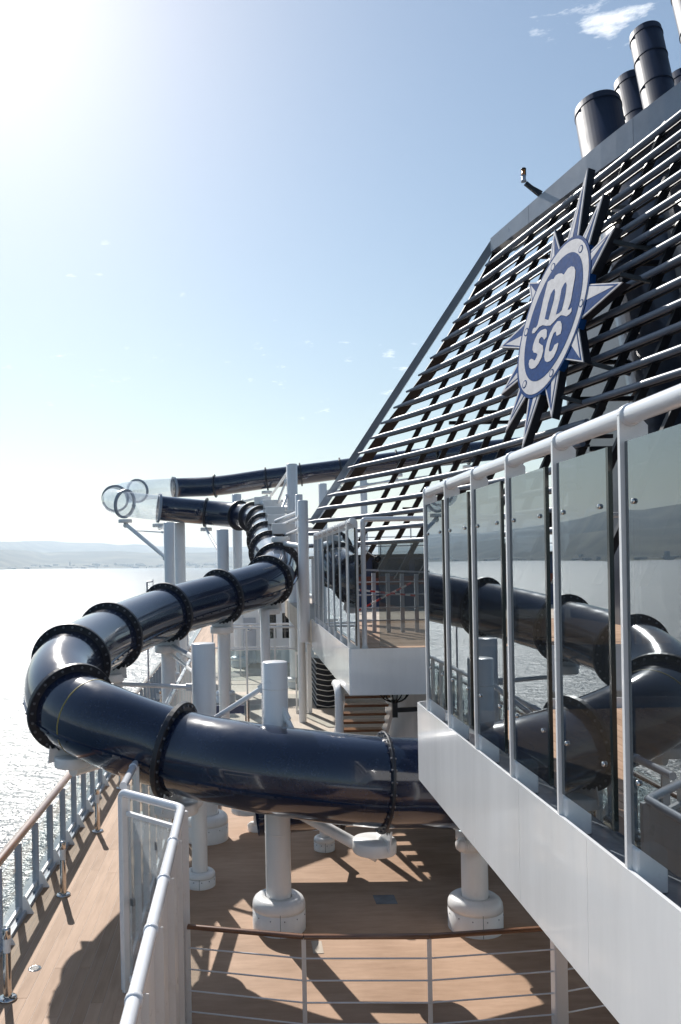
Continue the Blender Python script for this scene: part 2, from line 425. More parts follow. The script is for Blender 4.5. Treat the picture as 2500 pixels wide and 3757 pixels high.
def ridge(name, r_front, r_top, r_back, tab, rough, base):
    """a range of hills along an arc; tab: (tangent of azimuth, height over sea)"""
    n, vs, fs = 260, [], []
    prof = [(r_front, 0.0), (r_front + (r_top-r_front)*0.35, 0.32), (r_front + (r_top-r_front)*0.7, 0.66), (r_top, 1.0), (r_back, 0.0)]
    for i in range(n + 1):
        az = R(-82 + 150.0 * i / n)
        h = interp(tab, math.tan(max(-1.4, min(1.4, az)))) 
        h *= 1 + rough * noise.fractal(Vector((az * 9, base, 0)), 0.9, 2.1, 5)
        ta = math.tan(max(-1.4, min(1.4, az)))
        near = 1.0 - 0.52 * max(0.0, min(1.0, (-0.24 - ta) / 0.22))       # the coast swings closer to port
        for k, (rr, g) in enumerate(prof):
            rr = rr * near
            jig = 1 + 0.02 * noise.noise(Vector((az * 25, k * 3.1 + base, 0)))
            z = -3 if g == 0 else h * g * (1 + (0.16 * noise.noise(Vector((az * 30, k * 7 + base, 2))) if k < 3 else 0))
            vs.append((math.sin(az) * rr * jig, math.cos(az) * rr * jig, z))
    m = len(prof)
    for i in range(n):
        for k in range(m - 1): fs.append((i*m+k, (i+1)*m+k, (i+1)*m+k+1, i*m+k+1))
    o = structure(MB().add(vs, fs, True).build(name, LAND))
    o.location = (0,0,SEA); o.rotation_euler = (0, HEEL, 0)
    return o
def elev(u, v, d):       # height over the sea of a ridge seen at pixel u, v
    a, b = ab(u, v); return -b * d / F - SEA + HEEL * a * d / F
far_tab = [(-1.5, 420), (-0.9, 560), (-0.6, 470)] + [((u - 887) / F, elev(u, v, 19000)) for u, v in
           ((0, 2001), (90, 1991), (183, 1986), (240, 1992), (380, 1997), (430, 2000), (508, 1993), (560, 2001), (640, 2006), (760, 2012), (900, 2010))] + [(0.3, 420), (0.8, 300), (1.5, 260)]
near_tab = [(-1.5, 230), (-0.8, 260), (-0.5, 190)] + [((u - 887) / F, elev(u, v, 12500)) for u, v in
           ((0, 2024), (105, 2022), (160, 2026), (300, 2025), (440, 2024), (540, 2029), (650, 2027), (900, 2026))] + [(0.4, 220), (1.5, 180)]
ridge('hills_far', 15500, 19000, 23500, far_tab, 0.10, 1.7)
ridge('hills_near', 9900, 12500, 14800, near_tab, 0.10, 5.2)
ridge('coastal_plain', 8850, 9900, 11000, [(-1.5, 26), (-0.2, 30), (0.1, 26), (1.5, 20)], 0.25, 9.1)
tw = MB()
for i in range(420):
    az = math.atan(random.uniform(-1.0, 0.35)); rr = random.uniform(8950, 10400) * (1.0 - 0.52 * max(0.0, min(1.0, (-0.24 - math.tan(az)) / 0.22)))
    w, h, dd = random.uniform(15, 85), random.uniform(6, 16), random.uniform(12, 40)
    if random.random() < 0.06: h = random.uniform(20, 42); w = 18
    zg = 3 + max(0, (rr - 9000)) * 0.03
    x, y = math.sin(az) * rr, math.cos(az) * rr
    tw.box(x - w/2, x + w/2, y - dd/2, y + dd/2, zg - 12, zg + h)
town = tw.build('coastal_town', paint('town_walls', (0.8, 0.79, 0.76), 0.3), kind='stuff')
tag(town, 'specks of pale low buildings spread along the far shore', 'town')
town.location = (0,0,SEA); town.rotation_euler = (0, HEEL, 0)
# the air between
hz = MB().box(-EXT-500, EXT+500, -EXT-500, EXT+500, -60, 900).build('haze', 'white', kind='stuff')
hm, hnt, hout = new_mat('haze_air')
pv = hnt.nodes.new('ShaderNodeVolumePrincipled')
pv.inputs['Color'].default_value = (0.74, 0.87, 1.0, 1); pv.inputs['Density'].default_value = 5.2e-5; pv.inputs['Anisotropy'].default_value = 0.35
hnt.links.new(pv.outputs[0], hout.inputs['Volume'])
hz.data.materials.clear(); hz.data.materials.append(hm)
hz.location = (0,0,SEA); hz.rotation_euler = (0, HEEL, 0)
tag(hz, 'thin pale sea haze lying over the water and coast', 'haze')
# sailing boat far out
sb = thing('sailing_boat', 'tiny white sailing boat far out on the glittering sea', 'boat')
bx, by = -146 * 2.45, 2950 * 2.45
bz = SEA - HEEL * bx
MB().add([(bx-5,by,bz+1.6),(bx+6,by,bz+1.6),(bx+4,by,bz-0.4),(bx-4,by,bz-0.4),(bx-5,by+3,bz+1.6),(bx+6,by+3,bz+1.6),(bx+4,by+3,bz-0.4),(bx-4,by+3,bz-0.4)],
     [(0,3,2,1),(4,5,6,7),(0,1,5,4),(2,3,7,6),(1,2,6,5),(3,0,4,7)]).build('hull', 'white', sb)
MB().prism([(bx-0.3,by+1.4,bz+2.5),(bx-4.4,by+1.4,bz+2.8),(bx-0.3,by+1.4,bz+15)], (0,0.08,0)).build('sail', 'tape_white', sb)
MB().cyl((bx,by+1.5,bz+1),(bx,by+1.5,bz+16), 0.12, n=8).build('mast', 'white', sb)
sb['loc'] = (bx, by, bz)

# ------------------------------------------------------------------ ship: hull, decks
hull = MB().add([(-3.42,-30,DK-0.12),(16,-30,DK-0.12),(16,78,DK-0.12),(-3.42,78,DK-0.12),(-3.42,-30,-46),(16,-30,-46),(16,78,-46),(-3.42,78,-46)],
     [(0,1,2,3),(4,7,6,5),(0,4,5,1),(1,5,6,2),(2,6,7,3),(3,7,4,0)]).build('hull', 'hull'); structure(hull)
deck = structure(MB().box(-1.46, 15.9, -8, 21.0, DK-0.1, DK).build('deck', 'deck_mid'))
structure(MB().box(-1.46, 15.9, 21.0, 77, DK-0.1, DK+0.002).build('pool_deck', 'deck_far'))
walk = structure(MB().box(-3.06, -1.46, -8, 77, DK-0.1, DK-0.001).build('walkway', 'caulk'))
PW = 0.145
shared = {}
for j in range(11):
    x0 = -3.05 + j * PW
    y = -6.0 - random.uniform(0, 4)
    while y < 60:
        ln = random.choice((4.0, 4.6, 5.2))
        if ln not in shared:
            o = MB().box(0, PW - 0.006, 0, ln - 0.006, 0, 0.014).build('plank', 'teak', walk, bevel=0.0); shared[ln] = o.data
        else:
            o = bpy.data.objects.new('plank', shared[ln]); COL.objects.link(o); o.parent = walk
        o.location = (x0, y, DK - 0.012); y += ln
# gutter and kerb at the ship's side
structure(MB().box(-3.40, -3.065, -8, 77, DK-0.1, DK-0.06).build('gutter', 'gutter'))
kerb = structure(MB().box(-3.10, -3.064, -8, 77, DK-0.09, DK+0.05).build('kerb', 'grey_rail'))

# ------------------------------------------------------------------ ship's side railing
RX = -3.17
rail = thing('ship_side_railing', 'long railing at the ship side with varnished wooden handrail and glass panes', 'railing', (RX, 12, DK-0.06))
HZ = DK + 1.1
k = 0
yy = 2.0
posts = []
while yy < 46: posts.append(yy); yy += 0.915
for i, (p0, p1) in enumerate(zip(posts[::4], posts[4::4])):
    hb = MB()
    w = 0.075
    prof = [(-w,0),(-w*0.8,0.035),(-w*0.3,0.05),(w*0.3,0.05),(w*0.8,0.035),(w,0),(w*0.6,-0.02),(-w*0.6,-0.02)]
    vs = [(RX+x, p0+0.003, HZ-0.05+z) for x, z in prof] + [(RX+x, p1, HZ-0.05+z) for x, z in prof]
    n = len(prof)
    hb.add(vs, [(a, n+a, n+(a+1)%n, (a+1)%n) for a in range(n)], True); hb.add(vs[:n], [tuple(range(n))]); hb.add(vs[n:], [tuple(range(n-1,-1,-1))])
    hb.build('handrail', 'varnish', rail)
pm = fm = gm = None
for i, y in enumerate(posts):
    if pm is None:
        o = MB().box(-0.05, 0.05, -0.012, 0.012, 0.0, 1.03).build('post', 'grey_rail', rail); pm = o.data
        # raking foot bracket with a flared gusset
        f = MB().prism([(0.0,-0.012,0.30),(0.03,-0.012,0.31),(0.17,-0.012,0.03),(0.21,-0.012,-0.0),(0.0,-0.012,0.0)], (0,0.024,0)).build('foot_bracket', 'white', rail); fm = f.data
        g = MB().box(-0.006, 0.006, 0.03, 0.885, 0.20, 0.93).build('glass_pane', 'glass_lt', rail); gm = g.data
        lb = MB().box(-0.02, 0.02, 0.013, 0.902, 0.10, 0.16).build('lower_rail', 'white', rail); lm = lb.data
    else:
        o = bpy.data.objects.new('post', pm); f = bpy.data.objects.new('foot_bracket', fm); g = bpy.data.objects.new('glass_pane', gm); lb = bpy.data.objects.new('lower_rail', lm)
        for q in (o, f, g, lb): COL.objects.link(q); q.parent = rail
    o.location = (RX, y, DK-0.06); f.location = (RX+0.05, y, DK-0.06); g.location = (RX, y, DK-0.06); lb.location = (RX, y, DK-0.06)

# ------------------------------------------------------------------ bollard lights along the walkway
BH = 0.79
def bollard(label):
    t = thing('bollard_light', label, 'bollard light', group='chrome bollard lights along the walkway')
    MB().lathe((0,0,0), [(0.0,0.0),(0.105,0.0),(0.105,0.018),(0.09,0.026),(0.05,0.03)], n=24).build('base_plate', 'chrome', t)
    MB().cyl((0,0,0.028),(0,0,BH*0.66), 0.044, n=24, caps=False).build('shaft', 'chrome', t)
    MB().cyl((0,0,BH*0.66),(0,0,BH*0.86), 0.041, n=24).build('lens', 'frost', t)
    MB().lathe((0,0,0), [(0.0,BH*0.86),(0.046,BH*0.86),(0.046,BH*0.985),(0.042,BH),(0.0,BH)], n=24).build('cap', 'chrome', t)
    del t['loc']; return t
b0 = bollard('chrome bollard light with frosted lens standing on the teak walkway')
for i in range(11):
    y = 8.95 + 2.8 * i
    if i == 0: o = b0
    else:
        o = b0.copy(); COL.objects.link(o)
        for c in b0.children:
            d = c.copy(); COL.objects.link(d); d.parent = o
    o.location = (-2.69, y, DK + 0.003)

# ------------------------------------------------------------------ white wind screen between walkway and slide deck
SZ = -2.56
RX1, RX2, C1Y, C2Y = -0.68, -1.40, 8.46, 9.09
scr = thing('wind_screen', 'white tube-topped wind screen with glass gate between walkway and slide deck', 'screen', (RX2, C2Y, DK))
def sleeve_rail(parent, pts, r, sleeves, mat='rail_white'):
    MB().tube(pts, r, 16).build('top_rail', mat, parent)
    for c, t in sleeves:
        c = Vector(c); t = Vector(t).normalized()
        MB().lathe(c - t*0.03, [(r*0.98,0),(r*1.17,0.006),(r*1.2,0.03),(r*1.17,0.054),(r*0.98,0.06)], axis=t, n=18).build('rail_sleeve', mat, parent)
def rounded(pts, rad=0.09, n=5):
    out = [Vector(pts[0])]
    for a, b, c in zip(pts, pts[1:], pts[2:]):
        a, b, c = Vector(a), Vector(b), Vector(c)
        p, q = b + (a-b).normalized()*rad, b + (c-b).normalized()*rad
        for i in range(n+1):
            t = i/n; out.append(p*(1-t)**2 + b*2*t*(1-t) + q*t*t)
    out.append(Vector(pts[-1])); return out
sleeve_rail(scr, rounded([(RX1, -3.0, SZ),(RX1, C1Y, SZ),(RX2, C2Y, SZ),(RX2, C2Y, DK+0.02)], 0.07), 0.047,
            [((RX1, y, SZ), (0,1,0)) for y in (7.42, 6.53, 5.63, 4.73, 3.83, 2.93)])
# opaque panels and fins below the near rail
for i in range(9):
    y1 = C1Y - 0.06 - i*0.89; y0 = y1 - 0.884
    off = (0.0, 0.018, 0.008)[i % 3]
    MB().box(RX1-0.02+off, RX1+0.01+off, y0, y1, DK+0.02, SZ-0.03).build('panel', 'white', scr, bevel=0.004)
    MB().box(RX1-0.045, RX1+0.075, y1+0.0005, y1+0.0055, DK+0.0, SZ-0.02).build('fin', 'white', scr)
MB().box(RX1-0.075, RX1+0.06, C1Y-0.04, C1Y+0.05, DK, SZ-0.035).build('corner_post', 'white', scr, bevel=0.01)
# glass gate in the slanted return
gdir = Vector((RX2-RX1, C2Y-C1Y, 0)); glen = gdir.length; gdir.normalize(); gn = Vector((gdir.y, -gdir.x, 0))
def gp(s, z, off=0.0): return Vector((RX1, C1Y, 0)) + gdir*s + gn*off + Vector((0,0,z))
MB().beam(gp(glen-0.03, DK), gp(glen-0.03, SZ-0.03), 0.10, 0.05, up=gdir).build('gate_post', 'white', scr, bevel=0.006)
MB().beam(gp(0.06, SZ-0.22), gp(glen-0.09, SZ-0.22), 0.05, 0.05).build('gate_rail', 'white', scr, bevel=0.006)
MB().beam(gp(0.06, DK+0.16), gp(glen-0.09, DK+0.16), 0.05, 0.06).build('gate_rail', 'white', scr, bevel=0.006)
MB().prism([gp(0.07, SZ-0.25), gp(glen-0.09, SZ-0.25), gp(glen-0.09, DK+0.2), gp(0.07, DK+0.2)], gn*0.012).build('gate_glass', 'salt_glare_glass', scr)
MB().beam(gp(glen-0.12, -3.82, 0.03), gp(glen-0.12, -3.74, 0.03), 0.04, 0.05, up=gdir).build('latch', 'black', scr, bevel=0.005)
for zh in (-3.1, -3.5):
    MB().beam(gp(glen*0.45, zh, 0.02), gp(glen*0.45, zh+0.09, 0.02), 0.015, 0.02, up=gdir).build('hinge', 'black', scr)
rehome(scr)
scr2 = thing('wind_screen', 'long glazed white screen running along the walkway behind the gate', 'screen', (RX2, 14, DK))
sleeve_rail(scr2, [(RX2-0.02, C2Y+0.25, SZ),(RX2-0.02, 21.6, SZ)], 0.047, [((RX2-0.02, y, SZ),(0,1,0)) for y in [10.2+0.89*i for i in range(13)]])
for i in range(14):
    y = 9.5 + 0.89*i
    MB().box(RX2-0.06, RX2+0.03, y-0.02, y+0.02, DK, SZ-0.03).build('post', 'white', scr2)
    if i < 13:
        MB().box(RX2-0.02, RX2-0.008, y+0.03, y+0.86, DK+0.12, SZ-0.12).build('glass_pane', 'glass_lt', scr2)
        MB().box(RX2-0.03, RX2+0.01, y+0.021, y+0.869, DK, DK+0.10).build('kick_plate', 'white', scr2)
rehome(scr2)

# ------------------------------------------------------------------ cross railing in the foreground
cr_ = thing('deck_railing', 'curved foreground railing with varnished wooden handrail and four thin white rods', 'railing', (1.2, 7.98, DK))
cp = [(-0.62,8.27),(0.55,8.0),(1.79,7.96),(3.12,8.10),(4.6,8.5)]
HR = DK + 1.1
def plan_pts(z, sub=6):
    out = []
    for (x0,y0),(x1,y1) in zip(cp, cp[1:]):
        for i in range(sub): out.append((x0+(x1-x0)*i/sub, y0+(y1-y0)*i/sub, z))
    out.append((*cp[-1], z)); return out
for (a, b) in zip(cp, cp[1:]):
    hb = MB(); a3, b3 = Vector((*a, HR-0.025)), Vector((*b, HR-0.025)); t = (b3-a3).normalized(); s = t.cross(Vector((0,0,1)))
    prof = [(-0.036,0.0),(-0.03,0.018),(-0.012,0.027),(0.012,0.027),(0.03,0.018),(0.036,0.0),(0.028,-0.014),(-0.028,-0.014)]
    n = len(prof); vs = [a3 + s*x + Vector((0,0,z)) + t*0.001 for x, z in prof] + [b3 + s*x + Vector((0,0,z)) - t*0.001 for x, z in prof]
    hb.add(vs, [(i, n+i, n+(i+1)%n, (i+1)%n) for i in range(n)], True); hb.add(vs[:n], [tuple(range(n))]); hb.add(vs[n:], [tuple(range(n-1,-1,-1))])
    hb.build('handrail', 'varnish', cr_)
for z in (DK+0.86, DK+0.64, DK+0.42, DK+0.205):
    for (a, b) in zip(cp, cp[1:]): MB().cyl((*a, z), (*b, z), 0.0085, n=8).build('rod', 'rail_white', cr_)
for i, (x, y) in enumerate(cp[:3]):
    MB().box(x-0.022, x+0.022, y-0.006, y+0.006, DK, HR-0.04).build('post', 'white', cr_)
rehome(cr_)
post = tag(MB().box(3.06, 3.19, 8.03, 8.17, DK, -2.215).build('platform_post', 'white', bevel=0.015),
           'square white post under the platform edge beside the foreground railing', 'post')

# ------------------------------------------------------------------ upper platforms with fascia
FT, FB, FL = -1.44, -2.21, -1.52
def platform(name_label, y0, y1, x1, end0, end1, seam):
    t = thing('upper_platform', name_label, 'platform', (AX, (y0+y1)/2, FB))
    cuts = [y0]
    while cuts[-1] + seam < y1 - 0.3: cuts.append(cuts[-1] + seam)
    cuts.append(y1)
    rc = 0.14
    for i, (a, b) in enumerate(zip(cuts, cuts[1:])):
        poly = []
        if end1 and i == len(cuts) - 2:                                   # rounded far corner and return
            for s in range(9):
                an = R(180 - 90*s/8); poly.append((AX+rc+rc*math.cos(an), b-rc+rc*math.sin(an)))
            outer = [(AX, a)] + poly + [(x1, b)]
        elif end0 and i == 0:
            for s in range(9):
                an = R(180 + 90*s/8); poly.append((AX+0.05+0.05*math.cos(an), a+0.05+0.05*math.sin(an)))
            outer = [(AX, b)] + poly + [(x1, a)]
        else: outer = [(AX, a), (AX, b)]
        th = 0.02
        def inset(pts):
            o2 = []
            for j, p in enumerate(pts):
                q0 = Vector(pts[max(j-1,0)]); q1 = Vector(pts[min(j+1,len(pts)-1)]); d = (q1-q0).normalized()
                nn = Vector((d.y, -d.x)) 
                if end0 and i == 0 and not (end1 and i == len(cuts)-2): nn = -nn
                o2.append((p[0]+nn.x*th, p[1]+nn.y*th))
            return o2
        inn = inset(outer)
        g = 0.0015
        mb = MB(); n = len(outer)
        vs = [(x,y,FB) for x,y in outer] + [(x,y,FT) for x,y in outer] + [(x,y,FB) for x,y in inn] + [(x,y,FT) for x,y in inn]
        fs, sm = [], []
        for j in range(n-1):
            fs += [(j, j+1, n+j+1, n+j), (2*n+j+1, 2*n+j, 3*n+j, 3*n+j+1), (n+j, n+j+1, 3*n+j+1, 3*n+j), (2*n+j, 2*n+j+1, j+1, j)]
        fs += [(0, n, 3*n, 2*n), (n-1, 2*n+n-1, 3*n+n-1, n+n-1)]
        mb.add(vs, fs)
        # leave a hair line between neighbouring panels
        mb.v = [(x, min(max(y, a+g), b-g) if len(outer) == 2 else y, z) for x, y, z in mb.v]
        o = mb.build('fascia_panel', 'white_gloss', t)
        for p in o.data.polygons: p.use_smooth = False
        bm = bmesh.new(); bm.from_mesh(o.data); bmesh.ops.recalc_face_normals(bm, faces=bm.faces); bm.to_mesh(o.data); bm.free()
    MB().box(AX+0.022, x1, y0+0.03, y1-0.16, FB+0.01, FL-0.02).build('floor_slab', 'gutter', t)
    return t
pf1 = platform('near white platform with deep plain fascia carrying tall tinted glass', -3.0, 8.25, 5.2, False, True, 1.02)
pf2 = platform('far white platform block with fascia corner above the stairs', 13.28, 20.4, 9.0, True, False, 1.3)
# teak floor boards of both platforms
x = AX + 0.34
sh = None
while x < 5.1:
    if sh is None: o = MB().box(0, 0.112, -2.9, 8.05, FL-0.02, FL+0.004).build('floor_plank', 'teak', pf1); sh = o.data; o.location.x = x
    else:
        o = bpy.data.objects.new('floor_plank', sh); COL.objects.link(o); o.parent = pf1; o.location.x = x
    x += 0.118
y = 13.36; sh = None
while y < 20.2:
    if sh is None: o = MB().box(AX+0.3, 8.9, 0, 0.135, FL-0.02, FL+0.004).build('floor_plank', 'teak', pf2); sh = o.data; o.location.y = y
    else:
        o = bpy.data.objects.new('floor_plank', sh); COL.objects.link(o); o.parent = pf2; o.location.y = y
    y += 0.141
rehome(pf1); rehome(pf2)
# bulkhead that carries the near platform inboard
bk = structure(MB().box(4.9, 5.15, -4, 8.1, DK, FB-0.003).build('bulkhead', 'white'))

# ------------------------------------------------------------------ tall tinted glass windbreaks on the platforms
def windbreak(label, ys, gap_near, pane_z, foot=True, end_plate=False):
    t = thing('glass_windbreak', label, 'windbreak', (AX+0.05, (ys[0]+ys[-1])/2, FL))
    rx, rz, rr = AX+0.055, 0.655, 0.046
    ys = sorted(ys, reverse=True)                      # far to near
    MB().cyl((rx, ys[0]-0.02, rz), (rx, ys[-1]-0.5, rz), rr, n=20).build('top_rail', 'rail_white', t)
    for i, y in enumerate(ys):
        # fin: narrow blade, wide head gripping the rail
        head = [(AX+0.004, FT-0.06), (AX+0.004, rz), ]
        for s in range(9):
            an = R(180 - 180*s/8); head.append((rx+0.053*math.cos(an), rz+0.053*math.sin(an)))
        head += [(rx+0.053, rz-0.02), (AX+0.135, rz-0.05), (AX+0.135, rz-0.21), (AX+0.06, rz-0.235), (AX+0.05, FT-0.06)]
        pts = [(px_, y-0.012, pz_) for px_, pz_ in head]
        MB().prism(pts, (0,0.024,0)).build('post', 'white', t, bevel=0.004)
        MB().lathe((rx, y-0.035, rz), [(rr*0.98,0),(rr*1.14,0.005),(rr*1.18,0.02)], axis=(0,1,0), n=18).build('rail_collar', 'rail_white', t)
        if foot:
            MB().box(AX+0.026, AX+0.17, y-0.06, y+0.05, FL-0.019, FT+0.105).build('foot_block', 'white', t, bevel=0.012)
        ny = ys[i+1] if i+1 < len(ys) else y - (ys[0]-ys[1])
        g0, g1 = ny + gap_near, y - 0.02
        gx = AX + 0.022
        o = MB().box(gx, gx+0.012, g0+0.012, g1, pane_z[0], pane_z[1]).build('glass_pane', 'glass', t)
        e = MB().box(gx-0.004, gx+0.018, g0-0.012, g0+0.0115, pane_z[0], pane_z[1]).build('edge_trim', 'edge', o)
        for zc_ in (pane_z[1]-0.28, pane_z[0]+0.3):
            for yc in (g0+0.09, g1-0.08):
                MB().lathe((gx-0.012, yc, zc_), [(0.0,0.0),(0.010,0.0),(0.013,0.004),(0.013,0.011)], axis=(1,0,0), n=12).build('clamp', 'chrome', t)
    rehome(t); return t
windbreak('row of tall tinted panes between white fins on the near platform', [7.72-0.8*i for i in range(12)], 0.155, (-1.32, 0.53))
windbreak('row of narrow tinted panes between fins on the far platform', [13.5+1.0*i for i in range(7)], 0.09, (-1.32, 0.53))
# stainless coaming inside the near glass, just seen through the gaps
inner = tag(MB().box(AX+0.30, AX+0.322, -2.9, 8.0, FL+0.005, FL+0.10).build('teak_coaming', 'varnish'), 'low brown coaming strip inside the near glass windbreak', 'coaming')
# rail and glass closing the end of the far platform
er = thing('end_balustrade', 'white tube rail with one dark glass pane across the far platform end', 'balustrade', (3, 13.4, FL))
MB().tube(rounded([(2.03,13.4,FL),(2.03,13.4,0.70),(6.6,13.4,0.70),(6.6,13.4,FL)], 0.05), 0.042, 14).build('rail', 'rail_white', er)
MB().box(2.28, 4.6, 13.394, 13.406, -1.42, 0.34).build('glass_pane', 'glass_dim', er)
MB().lathe((2.03,13.4,FL), [(0.0,0.0),(0.07,0.0),(0.07,0.03),(0.05,0.1),(0.043,0.12)], n=16).build('foot', 'white', er)
MB().cyl((2.06,13.4,0.18),(2.27,13.4,0.05), 0.014, n=8).build('bracket', 'chrome', er)
MB().lathe((2.27,13.38,0.04), [(0.0,0.0),(0.05,0.0),(0.055,0.03),(0.0,0.034)], axis=(0,1,0), n=16).build('clamp', 'black', er)
MB().prism([(AX+0.01,13.36,FT-0.06),(AX+0.01,13.36,0.62)] + [(AX+0.1+0.09*math.cos(R(180-180*s/8)),13.36,0.64+0.09*math.sin(R(180-180*s/8))) for s in range(9)] + [(AX+0.19,13.36,0.62),(AX+0.19,13.36,FT-0.06)], (0,0.03,0)).build('end_plate', 'white', er, bevel=0.004)
for zc_ in (-0.05, 0.02, -1.08, -1.0):
    MB().cyl((AX+0.12, 13.345, zc_), (AX+0.12, 13.361, zc_), 0.012, n=8).build('bolt', 'bolt', er)
rehome(er)

# ------------------------------------------------------------------ water slide
TR = 0.55
SL = [  # u, v, distance, flange?
    (1400, 2868, -1, None), (1527, 2871, 10.05, None), (1400, 2868, 9.95, 'F'), (1174, 2846, 10.0, None), (919, 2811, 10.25, None),
    (644, 2751, 10.85, 'F'), (399, 2665, 11.0, None), (264, 2594, 11.5, 'F'), (226, 2512, 12.2, None), (262, 2432, 13.15, 'F'), (405, 2336, 15.1, 'F'),
    (612, 2249, 17.3, 'F'), (812, 2190, 18.8, 'F'), (986, 2131, 20.3, 'F'), (1018, 2078, 21.7, 'F'), (993, 2026, 24.0, 'F'),
    (978, 1984, 26.6, 'F'), (970, 1947, 29.0, 'F'), (962, 1915, 31.5, 'F'), (930, 1899, 33.6, 'F'), (880, 1892, 35.2, 'F'), (756, 1880, 36.2, 'F'),
    (584, 1864, 35.4, 'G'), (459, 1848, 35.3, 'G'), (424, 1829, 38.0, 'G'), (505, 1801, 43.5, 'G'), (640, 1790, 46.0, 'G'),
    (790, 1783, 45.5, 'F'), (979, 1757, 45.2, 'F'), (1104, 1741, 45.0, 'F'), (1250, 1722, 45.0, 'F'), (1457, 1693, 44.5, 'F'), (1717, 1662, 44.0, 'F'), (1960, 1636, 44.0, 'F'), (2200, 1615, 44, None)]
ctrl = [P(u, v, d) for u, v, d, _ in SL]
# added lower run, out of view: turns back under the platform to shade the deck
SHADE_RUN = [(0.15,12.55,-3.68),(1.4,12.62,-3.60),(2.7,12.68,-3.52),(3.9,12.6,-3.42),(4.55,12.0,-3.30),(4.5,11.2,-3.16),(3.9,10.6,-3.02),(3.0,10.25,-2.88)]
SHADE_RUN_FL = [None,'F',None,'F',None,'F',None,None]
SL = [(0,0,0,f) for f in SHADE_RUN_FL] + SL[1:]
ctrl = [Vector(p) for p in SHADE_RUN] + ctrl[1:]
def catmull(pts, i, t):
    p0, p1, p2, p3 = pts[max(i-1,0)], pts[i], pts[i+1], pts[min(i+2,len(pts)-1)]
    # centripetal-ish: scale tangents by neighbouring chord lengths
    d1 = (p2-p1).length; da = (p1-p0).length or d1; db = (p3-p2).length or d1
    m1 = ((p1-p0)/da*d1 + (p2-p1)*(da/d1 if d1 else 1)) * (d1/(d1+da)) if i > 0 else (p2-p1)
    m2 = ((p2-p1) * (db/d1) + (p3-p2)/db*d1) * (d1/(d1+db)) if i < len(pts)-2 else (p2-p1)
    # plain blends of unit directions
    u1 = ((p2-p1)/d1 + (p1-p0)/da) if i > 0 else (p2-p1)/d1
    u2 = ((p2-p1)/d1 + (p3-p2)/db) if i < len(pts)-2 else (p2-p1)/d1
    m1, m2 = u1.normalized()*d1, u2.normalized()*d1
    return p1*(2*t**3-3*t*t+1) + m1*(t**3-2*t*t+t) + p2*(-2*t**3+3*t*t) + m2*(t**3-t*t)
slide = thing('water_slide', 'glossy navy enclosed tube water slide winding over the decks with one clear loop', 'water slide', (0.4, 10.2, DK))
NS = 40
def frame(t):
    s = t.cross(Vector((0,0,1))).normalized(); return s, s.cross(t).normalized()
def sweep(name, path, rad, mat, parent, n=NS, inner=True):
    rings = []; m = len(path); mb = MB()
    for k in range(m):
        t = (path[min(k+1,m-1)]-path[max(k-1,0)]).normalized(); s, b = frame(t)
        rings += [path[k] + s*(rad*math.cos(2*math.pi*i/n)) + b*(rad*math.sin(2*math.pi*i/n)) for i in range(n)]
    mb.add(rings, [(k*n+i, k*n+(i+1)%n, (k+1)*n+(i+1)%n, (k+1)*n+i) for k in range(m-1) for i in range(n)], True)
    o = mb.build(name, mat, parent)
    bm = bmesh.new(); bm.from_mesh(o.data); bmesh.ops.recalc_face_normals(bm, faces=bm.faces)
    # outward normals
    f0 = bm.faces[:][0]
    if f0.normal.dot(f0.calc_center_median() - path[0]) < 0: bmesh.ops.reverse_faces(bm, faces=bm.faces)
    bm.to_mesh(o.data); bm.free()
    return o
secs, cur = [], []
flanges = []
for i in range(len(ctrl)-1):
    seg = [catmull(ctrl, i, t/10.0) for t in range(10)]
    if SL[i][3]:
        if cur: cur.append(ctrl[i]); secs.append((cur, SL[i][3], prev))
        flanges.append((i, SL[i][3])); cur = []; prev = SL[i][3]
    elif i == 0: prev = None
    cur += seg
cur.append(ctrl[-1]); secs.append((cur, None, prev))
def seam(path, parent, ang, bolts=True):
    mb = MB(); m = len(path); vs = []
    prof = [(-0.028, -0.01), (-0.022, 0.028), (0.022, 0.028), (0.028, -0.01)]
    acc = 0.0
    for k in range(m):
        t = (path[min(k+1,m-1)]-path[max(k-1,0)]).normalized(); s, b = frame(t)
        o_ = s*math.cos(ang) + b*math.sin(ang); w_ = b*math.cos(ang) - s*math.sin(ang)
        vs += [path[k] + o_*(TR+h) + w_*x_ for x_, h in prof]
        if bolts and k < m-1:
            ln = (path[k+1]-path[k]).length; st = 0.0
            while acc + (ln - st) >= 0.3:
                st += 0.3 - acc; acc = 0.0
                c = path[k] + (path[k+1]-path[k])*(st/ln)
                for sg in (-1, 1):
                    cc = c + o_*(TR+0.026) + w_*(0.0)
                mb.cyl(c + o_*(TR+0.02), c + o_*(TR+0.045), 0.016, n=6)
            acc += ln - st
    mb.add(vs, [(k*4+i, (k+1)*4+i, (k+1)*4+i+1, k*4+i+1) for k in range(m-1) for i in range(3)])
    return mb.build('seam', 'navy', parent)
for path, fl, pf in secs:
    clear = (fl == 'G' and pf == 'G')
    d_mid = path[len(path)//2].y
    o = sweep('clear_section' if clear else 'tube_section', path, TR, 'acrylic' if clear else 'navy', slide)
    if not clear and d_mid < 30:
        tq = (path[-1]-path[0]).normalized(); s, b = frame(tq)
        side = -1 if s.y > 0 else 1           # the side turned to -Y
        a1 = R(-18) if s.y < 0 else R(198)
        seam(path, o, a1)
